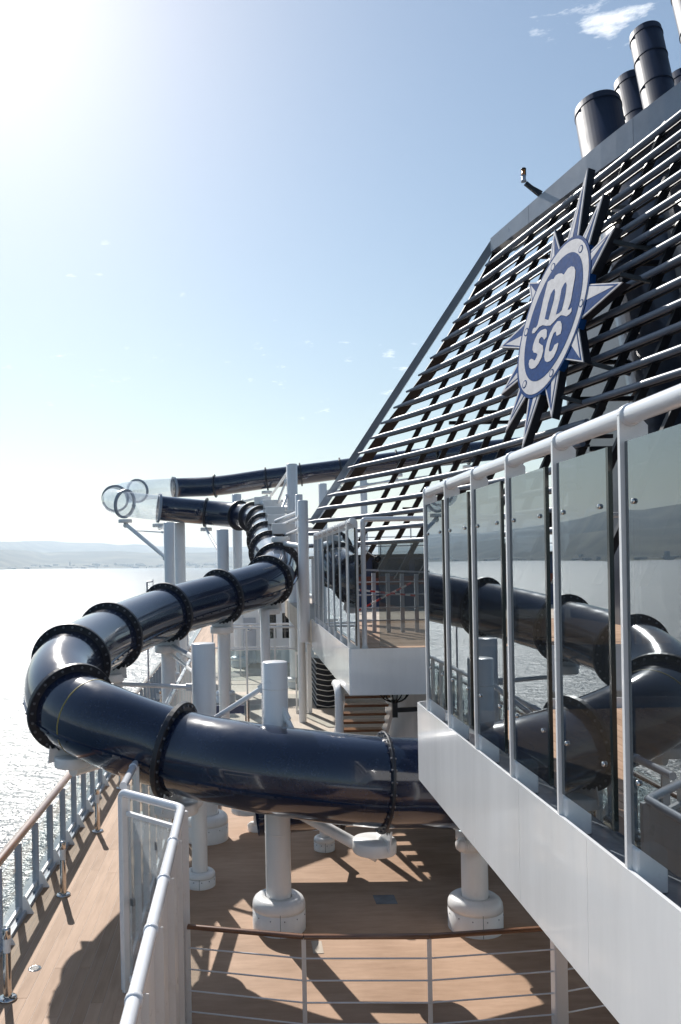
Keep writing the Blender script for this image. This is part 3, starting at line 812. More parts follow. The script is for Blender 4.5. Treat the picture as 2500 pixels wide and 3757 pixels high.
for i, kind in flanges:
    c = ctrl[i]
    t = ((ctrl[i+1]-c).normalized() + (c-ctrl[i-1]).normalized()).normalized()
    w = (0.036 if i == 9 else 0.075) if kind == 'F' else 0.11
    ro = TR + ((0.07 if i == 9 else 0.11) if kind == 'F' else 0.10)
    fl = MB().lathe(c - t*(w/2), [(TR-0.004,0),(ro-0.008,0),(ro,0.008),(ro,w-0.008),(ro-0.008,w),(TR-0.004,w)], axis=t, n=48, smooth=False).build('flange', 'flange' if kind == 'F' else 'clear_flange', slide)
    if c.y < 30:
        s, b = frame(t); bb = MB(); nb = 26
        for q in range(nb):
            an = 2*math.pi*q/nb; e = s*math.cos(an) + b*math.sin(an)
            for sg in (-1, 1):
                rb = 0.04 if i == 9 else 0.062; bb.cyl(c + e*(TR+rb) + t*(sg*(w/2-0.004)), c + e*(TR+rb) + t*(sg*(w/2+0.018)), 0.014 if i == 9 else 0.019, n=8)
        bb.build('bolt_ring', 'bolt', fl, kind='stuff')
# thin yellowed joint lines on the near bend
for seg_i, tt in ((13, 0.45), (12, 0.07)):
    c = catmull(ctrl, seg_i, tt); c2 = catmull(ctrl, seg_i, tt+0.01); t = (c2-c).normalized()
    MB().lathe(c - t*0.012, [(TR-0.002,0),(TR+0.003,0.002),(TR+0.003,0.022),(TR-0.002,0.024)], axis=t, n=48).build('joint_line', 'yellow', slide)
rehome(slide)

# ------------------------------------------------------------------ slide supports
ctrl = ctrl[6:]      # from here on: 2 = visible end at the platform, 3.. = flanges along the visible run
def pad_at(c, r=0.26, h=0.15):
    return MB().lathe(c, [(0,0),(r*0.97,0),(r,0.012),(r,h-0.012),(r*0.97,h),(0,h)], n=28)
def column(label, x, y, ztop, r, base=None, group='white columns carrying the water slide', zbase=DK, pads=(), arms=(), ears=()):
    t = thing('support_column', label, 'column', (x, y, zbase), group)
    MB().lathe((x,y,zbase), [(r,0.0),(r,ztop-zbase-0.012),(r-0.012,ztop-zbase),(0,ztop-zbase)], n=32).build('shaft', 'white', t)
    if base:
        br, bh = base
        o = MB().lathe((x,y,zbase), [(br,0.0),(br,bh*0.62),(br-0.004,bh*0.625),(br,bh*0.63),(br,bh*0.72),(br*0.985,bh*0.82),(br*0.93,bh*0.91),(br*0.84,bh*0.97),(br*0.72,bh),(r+0.012,bh),(r+0.01,bh-0.03)], n=40).build('base', 'white', t)
        MB().box(x-0.003, x+0.003, y-br-0.0025, y-br+0.02, zbase+0.004, zbase+bh*0.7).build('base_joint', 'gutter', t)
        for an in range(0, 360, 30):
            ca, sa = math.cos(R(an+9)), math.sin(R(an+9))
            MB().cyl((x+ca*(br-0.001), y+sa*(br-0.001), zbase+bh*0.5), (x+ca*(br+0.005), y+sa*(br+0.005), zbase+bh*0.5), 0.008, n=6).build('base_screw', 'bolt', t)
    hgt = ztop - zbase
    zs = 1.25
    while zs < hgt - 0.3:
        MB().lathe((x,y,zbase+zs), [(r-0.001,-0.010),(r+0.0035,-0.005),(r+0.0035,0.005),(r-0.001,0.010)], n=32).build('weld_seam', 'white', t)
        zs += 1.9
    for c, pr in pads:
        c = Vector(c); o = pad_at(c - Vector((0,0,0.15)), pr).build('saddle', 'white', t)
    for p, q, ar in arms:
        a = MB().cyl(p, q, ar, n=16).build('arm', 'white', t)
    for p, q, ar in ears:       # thin tie rods with a clevis eye at each end
        p, q = Vector(p), Vector(q); dv = (q-p).normalized()
        a = MB().cyl(p, q, ar, n=12).build('strut', 'white', t)
        MB().beam(p - dv*0.05, p + dv*0.13, ar*1.3, ar*3.2).build('clevis', 'white', a, bevel=0.006)
        MB().beam(q - dv*0.13, q + dv*0.05, ar*1.3, ar*3.2).build('clevis', 'white', a, bevel=0.006)
    rehome(t); return t
def under(i, dz=0.06): c = ctrl[i]; return Vector((c.x, c.y, c.z - TR - 0.08 - dz))
def bracket(t, i):       # scalloped plate that bolts the bottom of a flange to its saddle
    c = ctrl[i]; tt = ((ctrl[i+1]-c).normalized() + (c-ctrl[i-1]).normalized()).normalized(); s, b = frame(tt)
    poly = []
    for k in range(13):
        an = R(-90 - 32 + 64*k/12); rr = TR + 0.05 + (0.035 if k % 2 else 0.0)
        poly.append(c + (s*math.cos(an) + b*math.sin(an))*rr)
    low_ = c.z - TR - 0.22
    poly += [Vector((poly[-1].x, poly[-1].y, low_)), Vector((poly[0].x, poly[0].y, low_))]
    # flatten into the flange plane
    poly = [p - tt*((p-c).dot(tt)) - tt*0.075 for p in poly]
    MB().prism(poly, tt*-0.02).build('bracket', 'white', t)
c1 = column('thick white column with drum base in front of the slide bend, flat top showing above the tube', 0.413, 10.62, -1.30, 0.168, (0.35, 0.42),
       pads=[(under(3)+Vector((-0.1,0.0,-0.02)), 0.27)],
       arms=[((0.50,10.6,-3.18), under(3)+Vector((-0.06,0.02,-0.24)), 0.075)],
       ears=[((0.30,10.66,-1.62), ctrl[6]+Vector((0.25,0.55,0.15)), 0.035), ((0.52,10.50,-1.95), (0.80,10.1,-2.55), 0.035), ((0.30,10.5,-2.2), (0.05,10.25,-2.6), 0.035)])
column('white column with drum base under the near platform fascia', 2.97, 10.5, -3.56, 0.17, (0.35, 0.42), pads=[((2.97, 10.4, -3.48), 0.26)])
column('slim white column with low drum base beside the white wind screen', -0.707, 12.06, -3.5, 0.118, (0.23, 0.22),
       pads=[(under(6), 0.30)], arms=[((-0.707,12.06,-3.55), under(6)+Vector((0.0,0.1,-0.2)), 0.09)])
column('thick white column with drum base standing behind the slim one, rising above the slide', -0.70, 14.1, -1.38, 0.21, (0.385, 0.45),
       pads=[(under(8), 0.26), (under(11), 0.24)],
       arms=[((-0.85,13.95,-2.95), under(8)+Vector((0,0,-0.22)), 0.085), ((-0.7,14.25,-1.75), (-1.5,17.2,-1.75), 0.06), ((-0.62,14.1,-3.4), (0.9,12.2,-3.45), 0.07)],
       ears=[((-0.9,14.1,-2.15), under(11)+Vector((0.1,0,-0.2)), 0.04), ((-0.85,14.3,-1.95), (-1.55,17.2,-1.9), 0.032)])
column('thin white column with small footing half hidden behind the near tube', 1.30, 13.45, -3.9, 0.075, (0.175, 0.22), arms=[((1.30,13.45,-3.95),(1.30,12.7,-4.2),0.05)])
column('tall white column under the receding slide between two deck rails', -0.645, 28.0, 1.2, 0.21, (0.35, 0.4), ears=[((-0.6,28.1,0.1), ctrl[22]+Vector((0.0,-0.3,-0.75)), 0.06)], pads=[(under(22), 0.26)])
column('tall white column on the pool deck reaching up to the upper tube', -0.18, 37.5, 3.24, 0.22, (0.42, 0.5), ears=[((0.1,37.6,2.9), under(29)+Vector((0,-0.2,-0.3)), 0.06)], pads=[(under(29), 0.3)])
column('left one of two tall white columns below the clear slide loop', -2.96, 33.0, 1.75, 0.215, (0.36, 0.4),
       pads=[(under(23), 0.3), (under(24), 0.3)], ears=[(( -3.1,33.0,0.3), under(24)+Vector((0,0,-0.2)), 0.085), ((-3.2,33.0,1.35), under(24)+Vector((0.4,0,-0.5)), 0.03)], arms=[((-2.96,33.0,1.6), under(23)+Vector((0,0,-0.2)), 0.08)])
column('right one of two tall white columns below the clear slide loop', -2.78, 36.4, 1.9, 0.25, (0.38, 0.4))
column('tallest white column rising in front of the upper navy tube', 2.0, 31.0, 3.8, 0.212, (0.36, 0.4),
       ears=[((1.8,31,3.2), ctrl[19]+Vector((0.5,0,0.45)), 0.05), ((1.8,31,2.6), ctrl[18]+Vector((0.5,0,0.4)), 0.05), ((1.85,31,3.5), under(29)+Vector((0.2,0,-0.3)), 0.06)],
       arms=[((1.85,31,2.1), ctrl[20]+Vector((0.3,0,0.6)), 0.09), ((1.85,30.9,1.55), ctrl[18]+Vector((0.4,0,0.55)), 0.09)])
column('white column fixed to the far platform corner beside the slide coil', 1.60, 20.75, 1.60, 0.14,
       ears=[((1.5,20.7,1.15), ctrl[17]+Vector((0.45,0,0.5)), 0.045), ((1.5,20.7,0.85), ctrl[16]+Vector((0.45,0,0.5)), 0.045)],
       arms=[((1.55,20.75,0.42), ctrl[15]+Vector((0.15,0,0.62)), 0.07)], pads=[(ctrl[15]+Vector((0.1,0.1,0.80)), 0.26)], zbase=-2.05)
column('slim white column behind the far platform corner column', 1.76, 24.2, 2.05, 0.115, arms=[((1.7,24.2,1.5), ctrl[17]+Vector((0.3,-0.5,0.62)), 0.06)])
column('white column seen through the lattice foot below the upper tube', 4.30, 42.0, 4.1, 0.22, ears=[((4.2,42,3.6), under(31)+Vector((0,0,-0.3)), 0.06), ((4.5,42,3.6), under(32)+Vector((0,0,-0.3)), 0.06)], pads=[(under(31), 0.3), (under(32), 0.3)])
column('pale column standing behind the lattice and the far platform glass', 6.75, 44.0, 4.6, 0.19, ears=[((6.9,44,4.2), under(33)+Vector((0,0,-0.3)), 0.06)], pads=[(under(33), 0.3)])
column('white post with bolted plates below the slide elbow', 0.55, 19.8, -1.15, 0.118, (0.24, 0.3), pads=[(under(14), 0.27)])
column('white post carrying a round saddle under the rising slide', -0.46, 18.75, -1.62, 0.12, (0.24, 0.3), pads=[(under(13), 0.27)])
column('white post carrying a round saddle beside the walkway screen', -1.62, 17.35, -1.85, 0.15, (0.28, 0.3), pads=[(under(12), 0.27)])
# flange brackets belong to the slide
for i in (3, 6, 8, 10, 11, 12, 13, 14):
    c = ctrl[i]; o_before = set(slide.children); bracket(slide, i)
    for ch in slide.children:
        if ch not in o_before: ch.location = ch.location - slide.location
# saddles sitting on the coil
for k, i in enumerate((16, 17, 18, 19, 20)):
    c = ctrl[i]
    o = MB().box(c.x+0.05, c.x+0.75, c.y-0.16, c.y+0.16, c.z+TR-0.02, c.z+TR+0.30).build('coil_clamp', 'white', slide, bevel=0.02)
    o.location = o.location - slide.location
    o = MB().box(c.x+0.28, c.x+1.5, c.y-0.07, c.y+0.07, c.z+TR+0.05, c.z+TR+0.17).build('coil_arm', 'white', slide, bevel=0.01)
    o.location = o.location - slide.location
# mushroom vent and stub pipe
mv = thing('mushroom_vent', 'small white mushroom vent on the shaded deck', 'vent', (0.19, 14.5, DK))
MB().lathe((0.19,14.5,DK), [(0.17,0),(0.17,0.09),(0.14,0.12),(0.06,0.125),(0.06,0.34)], n=20).build('stem', 'white', mv)
MB().lathe((0.0,14.5,DK+0.32), [(0,0),(0.26,0),(0.265,0.02),(0.265,0.14),(0.25,0.16),(0,0.165)], n=24).build('cap', 'white', mv)
rehome(mv)
sp = thing('pipe_stub', 'short ribbed white pipe stub with round cap below the platform fascia', 'pipe', (2.7, 10.2, -3.4))
c = P(1700, 3100, 10.25)
MB().lathe(c, [(0,-0.09),(0.055,-0.085),(0.085,-0.05),(0.09,0.0)], axis=(1,0.1,0), n=20).build('cap', 'white', sp)
prof = []
for q in range(9): prof += [(0.105, q*0.022), (0.105, q*0.022+0.012), (0.092, q*0.022+0.014), (0.092, q*0.022+0.02)]
MB().lathe(c + Vector((0.0,0,0)), [(0.09,-0.001)] + prof + [(0.06,0.20),(0.06,0.32)], axis=(1,0.1,0), n=20, smooth=False).build('ribbed_sleeve', 'white', sp)
rehome(sp)

# ------------------------------------------------------------------ funnel lattice
def FX(d, z):            # lateral position of the lattice surface
    s = (z - 2.44) / 4.0
    al = 0.205 - 0.030*s; be = max(0.0, min(0.027, 0.034 - 0.033*s))
    return 4.97 + 0.24*(z-2.44) - al*(d-15) - be*max(0.0, d-15)**2
Z0, DZ = 6.426, 0.3323
def tip_d(z): return 17.6 + (Z0 - z)/(Z0 - 1.11)*4.4
fun = thing('funnel_lattice', 'tall navy funnel screen of parallel curved tubes on black raking ribs', 'funnel', (4.5, 16, -1.5))
DN = 5.5     # near end
for k in range(-1, 19):
    z = Z0 - k*DZ
    d0 = tip_d(z)
    if k == -1: continue
    DN = 5.5 if k < 13 else 12.5
    pts = []
    n = 26
    for i in range(n+1):
        d = d0 + (DN - d0)*i/n
        pts.append(Vector((FX(d, z), d, z)))
    MB().tube(pts, [0.025] + [0.052]*(n), 12).build('bar', 'bar', fun)
    MB().tube([p + Vector((0.10, 0.0, -0.035)) for p in pts[1:]], 0.02, 8).build('bar_back', 'rib', fun)
ribs = [(16.9,19.5),(15.9,18.8),(15.1,18.0),(14.43,17.2),(13.77,16.4),(13.0,15.6),(12.2,14.7),(11.4,13.8),(10.6,12.9),(9.8,12.0),(9.0,11.1),(8.2,10.2)]
def rib_obj(dt, db, w=0.10, dep=0.12, zt=6.58, zb=-0.4):
    mb = MB(); n = 12; vs = []
    for i in range(n+1):
        f = i/n; z = zt + (zb-zt)*f
        d = dt + (db-dt)*((zt - z)/(zt-1.24))
        x = FX(d, z) + 0.07
        for (ox, oy) in ((0,-w/2),(0,w/2),(dep,w/2),(dep,-w/2)): vs.append((x+ox, d+oy, z))
    mb.add(vs, [(i*4+j, i*4+(j+1)%4, (i+1)*4+(j+1)%4, (i+1)*4+j) for i in range(n) for j in range(4)])
    return mb.build('rib', 'rib', fun)
for dt, db in ribs: rib_obj(dt, db)
rib_obj(17.42, 21.6, 0.16, 0.3, 6.9, 0.9)
# pale edge frame along the slanted end
e0, e1 = Vector((5.66,17.44,6.95)), Vector((1.98,22.30,1.12))
MB().beam(e0, e1, 0.17, 0.16, up=(-0.3,-0.95,-0.2)).build('edge_frame', 'edge_metal', fun)
# crown band, in panels
def band_xy(d):
    return 5.52 - 0.205*(d-17.4) + 0.055*max(0.0, 14.2-d)**1.5
cuts = [17.42, 15.95, 13.05, 10.6, 8.6, 6.6, 5.0]
for a, b in zip(cuts, cuts[1:]):
    n = 8; vs = []; mb = MB()
    for i in range(n+1):
        d = a + (b-a)*i/n; d = d - 0.004 if i == 0 else (d + 0.004 if i == n else d)
        x = band_xy(d); zu = 6.95 + 0.040*(17.4-d)
        for (ox, zz_) in ((0, 6.65), (0, zu), (0.06, zu+0.012), (0.55, zu+0.012), (0.55, 6.67), (0.30, 6.65)): vs.append((x+ox, d, zz_))
    mb.add(vs, [(i*6+j, i*6+(j+1)%6, (i+1)*6+(j+1)%6, (i+1)*6+j) for i in range(n) for j in range(6)])
    mb.add(vs[:6], [tuple(range(6))]); mb.add(vs[-6:], [tuple(range(5,-1,-1))])
    o = mb.build('crown_panel', 'band', fun)
    bm = bmesh.new(); bm.from_mesh(o.data); bmesh.ops.recalc_face_normals(bm, faces=bm.faces); bm.to_mesh(o.data); bm.free()
# inner cross beams
for (d, z, ln) in ((16.9,5.35,1.3),(15.6,5.85,1.0),(15.9,4.3,1.2),(17.6,3.0,1.4),(16.4,3.0,1.3),(14.6,2.2,1.6),(14.0,3.4,1.4),(13.2,2.6,1.6),(12.6,1.7,1.6),(12.6,4.6,1.2),(18.6,1.2,1.8),(17.2,0.9,2.0),(13.4,5.6,1.2)):
    x = FX(d, z) + 0.2
    MB().beam((x,d,z),(x+ln,d+0.05,z), 0.07, 0.07).build('cross_beam', 'rib', fun)
for (d, z, d2, z2) in ((15.4,6.4,15.1,5.6),(15.2,6.6,13.8,6.0),(18.4,2.6,18.1,1.6),(17.6,2.2,17.5,1.2)):
    MB().beam((FX(d,z)+0.5,d,z),(FX(d2,z2)+0.7,d2,z2), 0.055, 0.055).build('cross_beam', 'rib', fun)
rehome(fun)
# dark uptake casings behind the lattice
RAKE = 0.30
def stack(label, cx, cy, z0, z1, r, rings=(), name='exhaust_stack', mat='stack', grp='exhaust stacks inside the funnel'):
    t = thing(name, label, 'exhaust stack', (cx, cy - 0, z0), grp)
    ax = Vector((0, RAKE, 1)).normalized(); L_ = (z1-z0)/ax.z
    c = Vector((cx, cy + RAKE*z0, z0))
    MB().lathe(c, [(r,0),(r,L_),(r*0.94,L_),(r*0.94,L_-1.0),(0,L_-1.0)], axis=ax, n=40).build('pipe', mat, t)
    for h in rings:
        MB().lathe(c + ax*(L_-h), [(r-0.002,-0.02),(r+0.012,-0.018),(r+0.012,0.018),(r-0.002,0.02)], axis=ax, n=40).build('weld_band', mat, t)
    t['loc'] = tuple(c); rehome(t)
for j, (cx, cy, r) in enumerate(((7.55,13.6,0.75),(7.6,11.4,0.85),(7.5,9.0,0.9),(7.4,6.5,0.95))):
    stack('dark casing drum number %s behind the lattice' % ('one','two','three','four')[j] if False else ('dark casing drum behind the emblem side of the lattice', 'dark casing drum behind the middle ribs of the lattice', 'dark casing drum deep behind the lattice tubes', 'dark casing drum at the near end of the lattice')[j],
          cx, cy - 0.6, -1.5, 7.6 if j == 0 else 6.0, r, (2.5, 5.0), 'uptake_casing', 'casing', 'casing drums behind the lattice')
wall = structure(MB().box(8.4, 8.6, 2, 20.6, -1.6, 8.9).build('casing_wall', 'casing'))
def stack_px(label, u, v_top, v_base, wpx, d, rings):
    a, b = ab(u, v_top); rr = wpx*d/F/2
    top = P(u, v_top, d)
    z1 = top.z; cy = d - RAKE*z1
    stack(label, top.x, cy, 5.6, z1, rr, rings)
stack_px('short wide exhaust stack nearest the beacon end of the crown', 2192, 395, 560, 158, 17.5, (0.15,))
stack_px('middle-height exhaust stack tucked between the wide and the tall one', 2310, 300, 470, 108, 18.5, (0.2, 1.1))
stack_px('tall exhaust stack with three weld bands above the crown', 2368, 125, 400, 108, 17.5, (0.15, 0.75, 1.5))
stack_px('exhaust stack behind the tall one, only its top showing', 2500, 290, 400, 110, 19.0, (0.2,))
stack_px('highest exhaust stack, its foot hidden by the crown band', 2500, -160, 150, 120, 16.5, (0.2, 1.0, 2.0))

# beacon on a bracket above the crown
bc = thing('warning_beacon', 'amber warning beacon on a black angled bracket at the funnel crown', 'beacon', P(1990, 715, 15.9))
d = 15.6
p0, p1, p2 = P(2000, 730, d), P(1928, 672, d), P(1921, 665, d)
MB().beam(p0 + (p0-p1)*0.4, p1, 0.07, 0.06, up=(0,1,0)).build('bracket', 'rib', bc)
MB().beam(P(1948, 682, d), P(1990, 705, d), 0.025, 0.03, up=(0,1,0)).build('brace', 'rib', bc)
q = P(1922, 668, d); s_ = d/F
MB().lathe(q, [(0,0),(9*s_,0),(10*s_,6*s_),(8*s_,8*s_),(8*s_,24*s_),(0,24*s_)], n=16).build('body', 'grey_rail', bc)
MB().lathe(q, [(7*s_,24*s_),(7*s_,44*s_),(0,45*s_)], n=16).build('lens', 'amber', bc)
cg = MB()
for an in range(0, 360, 60):
    cg.cyl(q + Vector((8.5*s_*math.cos(R(an)), 8.5*s_*math.sin(R(an)), 22*s_)), q + Vector((8.5*s_*math.cos(R(an)), 8.5*s_*math.sin(R(an)), 46*s_)), 1.0*s_, n=6)
cg.build('cage', 'black', bc)
MB().lathe(q, [(0,45*s_),(9.5*s_,45*s_),(9.5*s_,48*s_),(5*s_,52*s_),(0,52*s_)], n=16).build('lid', 'black', bc)
rehome(bc)

# ------------------------------------------------------------------ emblem
EC = Vector((5.235, 13.25, 3.75))
e_d = Vector((-0.19, 1, 0)); e_z = Vector((0.24, 0, 1)); EN = e_z.cross(e_d).normalized()
if EN.dot(-EC) < 0: EN = -EN                         # towards the viewer side
def E(u, v, off=0.0):
    a, b = ab(u, v); r = Vector((a/F, 1.0, -b/F))
    return r * (EC.dot(EN) / r.dot(EN)) + EN*off
em = thing('funnel_emblem', 'big blue and white sunburst emblem with the letters m over sc', 'emblem', EC)
rays = [((2156,615),(2069.6,907),(2128,866)), ((2213,711),(2132,871),(2164,907)), ((2254.6,833),(2163,910),(2166.6,1019)), ((2284,1035),(2166.6,1027),(2131,1183)),
        ((2140,1328),(2130,1188),(2065,1338)), ((2023,1533),(2061,1341),(1990,1435)), ((1914,1650),(1988,1440),(1932,1458)), ((1853,1587),(1933.5,1461),(1905,1410)),
        ((1838,1448),(1904,1410),(1908,1305)), ((1833,1274.5),(1909,1294),(1946,1154.6)), ((1939.5,1037),(1945,1151),(2002,1017)), ((2034,843),(1999.5,1017),(2066,912))]
OC = (2035.0, 1163.0)
def inset_tri(tp, b1, b2, m):
    # shrink away from the two long sides by m pixels, base pushed inwards
    T, A, B = Vector(tp), Vector(b1), Vector(b2); mid = (A+B)/2
    ta, tb = (A-T), (B-T); wa = abs(ta.x*tb.y - ta.y*tb.x)
    ha, hb = wa/ta.length, wa/tb.length
    k1, k2 = m/ha, m/hb                                # barycentric margins
    k1, k2 = min(k1, 0.3), min(k2, 0.3)
    # T'  = where both inset lines cross
    Tn = T*(1-k1-k2) + A*k2 + B*k1
    An = A*(1-k1) + B*k1; Bn = B*(1-k2) + A*k2
    return Tn, An, Bn, mid
TH = 0.14
c2 = Vector(OC)
for tp, b1, b2 in rays:
    A, B = Vector(b1), Vector(b2)
    A2, B2 = A + (c2-A)*0.12, B + (c2-B)*0.12
    r_ = MB().prism([E(*tp), E(*A2), E(*B2)], -EN*TH).build('ray', 'em_white', em)
    MB().prism([E(*tp, -0.004), E(*A2, -0.004), E(*B2, -0.004)], -EN*0.002)
    Tn, An, Bn, mid = inset_tri(tp, A2, B2, 4.8)
    MB().prism([E(*Tn, 0.003), E(*An, 0.003), E(*Bn, 0.003)], -EN*0.0025).build('blue_face', 'em_blue', r_)
    Tn2, An2, Bn2, _ = inset_tri(Tn, An, Bn, 2.5)
    mid2 = (An2+Bn2)/2
    T3 = Tn + (mid2-Tn)*0.12
    MB().prism([E(*T3, 0.006), E(*An2, 0.006), E(*mid2, 0.006)], -EN*0.0025).build('white_facet', 'em_white', r_)
def ell(Ux, Uy, Vy, k=1.0, n=64): return [(OC[0] + k*Ux*math.cos(2*math.pi*i/n), OC[1] + k*(-Uy*math.cos(2*math.pi*i/n) + Vy*math.sin(2*math.pi*i/n))) for i in range(n)]
MB().prism([E(u,v,0.012) for u, v in ell(129,191,213,1.045)], -EN*(TH-0.03)).build('rim', 'em_blue', em)
MB().prism([E(u,v,0.016) for u, v in ell(129,191,213)], -EN*0.0035).build('ring', 'em_white', em)
MB().prism([E(u,v,0.020) for u, v in ell(107.5,158,176.6)], -EN*0.0035).build('oval', 'em_blue', em)
rv = []
for u, v in ((1900+0.2551*920, 550+0.2551*1430), (1900+0.2551*520, 550+0.2551*1690), (1820+0.2551*1240, 1050+0.2551*250), (1820+0.2551*450, 1050+0.2551*665), (1820+0.2551*812, 1050+0.2551*1255), (1820+0.2551*425, 1050+0.2551*1415)):
    q1 = [(u + 8.5*math.cos(2*math.pi*i/20)*0.95 , v - 8.5*math.cos(2*math.pi*i/20)*0.9 + 13.5*math.sin(2*math.pi*i/20)) for i in range(20)]
    q2 = [(u + (x-u)*0.68, v + (y-v)*0.72) for x, y in q1]
    o = MB().prism([E(x,y,0.019) for x, y in q1], -EN*0.0025).build('rivet', 'em_blue', em)
    MB().prism([E(x,y,0.022) for x, y in q2], -EN*0.0025).build('rivet_face', 'em_white', o)
def q5(pts): return [(1820+0.2551*x, 1050+0.2551*y) for x, y in pts]
def q4(pts): return [(1900+0.2551*x, 550+0.2551*y) for x, y in pts]
m_out = q4([(452,1905),(500,1868),(535,1862),(565,1812),(605,1786),(650,1782),(682,1802),(702,1768),(742,1710),(790,1680),(828,1688),(848,1738),(843,1830),(815,1990),(787,2156)]) + \
        q5([(1085,260),(1050,345),(1078,345),(1108,312),(1106,368),(1078,408),(1032,440),(985,425),(950,424),(895,470),(850,522),(800,570),(742,576),(690,566),(642,590),(602,640),(570,680),(540,686),(536,664),(550,625),(566,605),(597,600),(618,562),(655,410),(700,200)]) + q4([(400,2110),(430,1990)])
m_h1 = q5([(722,478),(770,255),(810,120),(838,72),(860,46),(868,88),(852,200),(772,490),(740,482)])
m_h2 = q5([(884,414),(938,196)]) + q4([(650,2010),(688,1932),(713,1910),(721,1950),(708,2060),(690,2156)]) + q5([(965,350),(925,392)])
s_out = q5([(730,618),(752,640),(748,735),(714,775),(692,742),(668,736),(642,768),(634,815),(662,842),(694,860),(699,930),(675,1030),(630,1120),(580,1180),(530,1197),(500,1177),(490,1120),(500,1070),(525,1050),(555,1058),(562,1078),(582,1068),(602,1030),(616,988),(600,966),(562,960),(545,920),(552,860),(580,770),(620,690),(670,640)])
c_out = q5([(905,510),(945,508),(965,550),(965,620),(948,690),(905,716),(888,714),(885,672),(872,656),(845,690),(815,770),(790,860),(780,930),(796,950),(825,930),(846,890),(862,850),(912,820),(917,832),(895,920),(850,1020),(800,1080),(755,1098),(725,1080),(714,1020),(725,930),(755,800),(800,680),(850,580)])
lm_ = MB().prism([E(u,v,0.025) for u, v in m_out], -EN*0.004).build('letter_m', 'em_white', em)
for h in (m_h1, m_h2): MB().prism([E(u,v,0.028) for u, v in h], -EN*0.0025).build('counter', 'em_blue', lm_)
MB().prism([E(u,v,0.025) for u, v in s_out], -EN*0.004).build('letter_s', 'em_white', em)
MB().prism([E(u,v,0.025) for u, v in c_out], -EN*0.004).build('letter_c', 'em_white', em)
# dark backing frame and stays
for tp, b1, b2 in rays:
    A, B = Vector(b1), Vector(b2); A2, B2 = A + (c2-A)*0.12, B + (c2-B)*0.12
    T_, A_, B_ = E(*tp), E(*A2), E(*B2); cc = (T_+A_+B_)/3
    pts = [cc + (p-cc)*1.004 - EN*0.02 for p in (T_, A_, B_)]
    MB().prism(pts, -EN*(TH-0.01)).build('ray_side', 'em_side', em)
for (u, v) in ((2255,1000),(2230,880),(2125,1320),(1900,1290),(2130,760),(2040,1450)):
    p = E(u, v, -0.1); MB().beam(p, p - EN*0.5 + Vector((0.1,-0.35,-0.15)), 0.06, 0.06).build('stay', 'rib', em)
rehome(em)

# ------------------------------------------------------------------ under and behind the far platform
st = thing('stairway', 'open stairway with brown treads below the far platform', 'stairs', (2.25, 15, DK))
for i in range(11):
    z = -2.46 - 0.2*i; y = 14.7 + 0.22*i
    MB().box(1.83, 2.68, y, y+0.24, z-0.045, z).build('tread', 'varnish', st, bevel=0.006)
MB().beam((1.79,14.55,-2.40),(1.79,17.2,-4.75), 0.06, 0.26, up=(0,0,1)).build('stringer', 'white', st)
MB().beam((2.72,14.55,-2.40),(2.72,17.2,-4.75), 0.06, 0.26, up=(0,0,1)).build('stringer', 'white', st)
MB().tube(rounded([(1.70,14.4,-3.9),(1.70,14.4,-2.35),(1.70,14.6,-2.25),(1.70,14.9,-2.25)], 0.1), 0.075, 12).build('newel', 'white', st)
rehome(st)
lamp = thing('bulkhead_lamp', 'black caged lamp hanging under the far platform edge', 'lamp', (2.55, 13.9, -2.3))
MB().lathe((2.62,14.0,-2.26), [(0.26,0.04),(0.25,-0.06),(0.2,-0.14),(0.1,-0.19),(0.0,-0.2)], n=24).build('bowl', 'glass_lt', lamp)
for an in range(0, 180, 45):
    pts = [Vector((2.62+0.265*math.cos(R(s))*math.cos(R(an)), 14.0+0.265*math.cos(R(s))*math.sin(R(an)), -2.24-0.22*math.sin(R(s)))) for s in range(0, 181, 15)]
    MB().tube(pts, 0.012, 6).build('cage_wire', 'black', lamp)
MB().beam((2.62,14.0,-2.42),(2.62,14.0,-2.72), 0.09, 0.09, up=(0,1,0)).build('stem', 'black', lamp)
MB().beam((2.62,14.0,-2.6),(3.2,14.0,-2.58), 0.08, 0.07).build('arm', 'black', lamp)
MB().beam((3.2,14.0,-2.5),(3.2,14.0,-2.70), 0.08, 0.1, up=(0,1,0)).build('wall_mount', 'black', lamp)
rehome(lamp)
bulk = structure(MB().lathe((3.75,16.2,DK), [(0.9,0),(0.9,2.57)], n=40).build('stair_bulkhead', 'white_gloss'))
structure(MB().box(3.6, 9.0, 15.5, 20.3, DK, FB-0.004).build('lower_house', 'white'))
# stacked sun loungers behind a glass door
ls = thing('glass_door', 'white framed glass door standing open beside the stacked loungers', 'door', (2.0, 25.6, DK))
dx0, dx1, dy = P(1085,2500,25.6).x, P(1128,2500,25.6).x, 25.6
MB().box(dx0, dx0+0.05, dy, dy+0.05, DK, -2.85).build('stile', 'white', ls)
MB().box(dx1-0.05, dx1, dy, dy+0.05, DK, -2.85).build('stile', 'white', ls)
MB().box(dx0+0.052, dx1-0.052, dy, dy+0.05, -2.93, -2.85).build('top_bar', 'white', ls)
MB().box(dx0+0.052, dx1-0.052, dy, dy+0.05, DK+0.01, DK+0.12).build('bottom_bar', 'white', ls)
MB().box(dx0+0.052, dx1-0.052, dy+0.02, dy+0.03, DK+0.122, -2.932).build('glass_pane', 'glass_lt', ls)
MB().cyl((dx0+0.02,dy-0.04,-3.85),(dx0+0.02,dy-0.04,-3.65), 0.015, n=8).build('handle', 'chrome', ls)
rehome(ls)
tag(MB().box(dx1+0.01, dx1+0.14, 25.55, 25.7, DK, -2.6).build('door_post', 'white', bevel=0.01), 'white square post between the glass door and the stacked loungers', 'post')
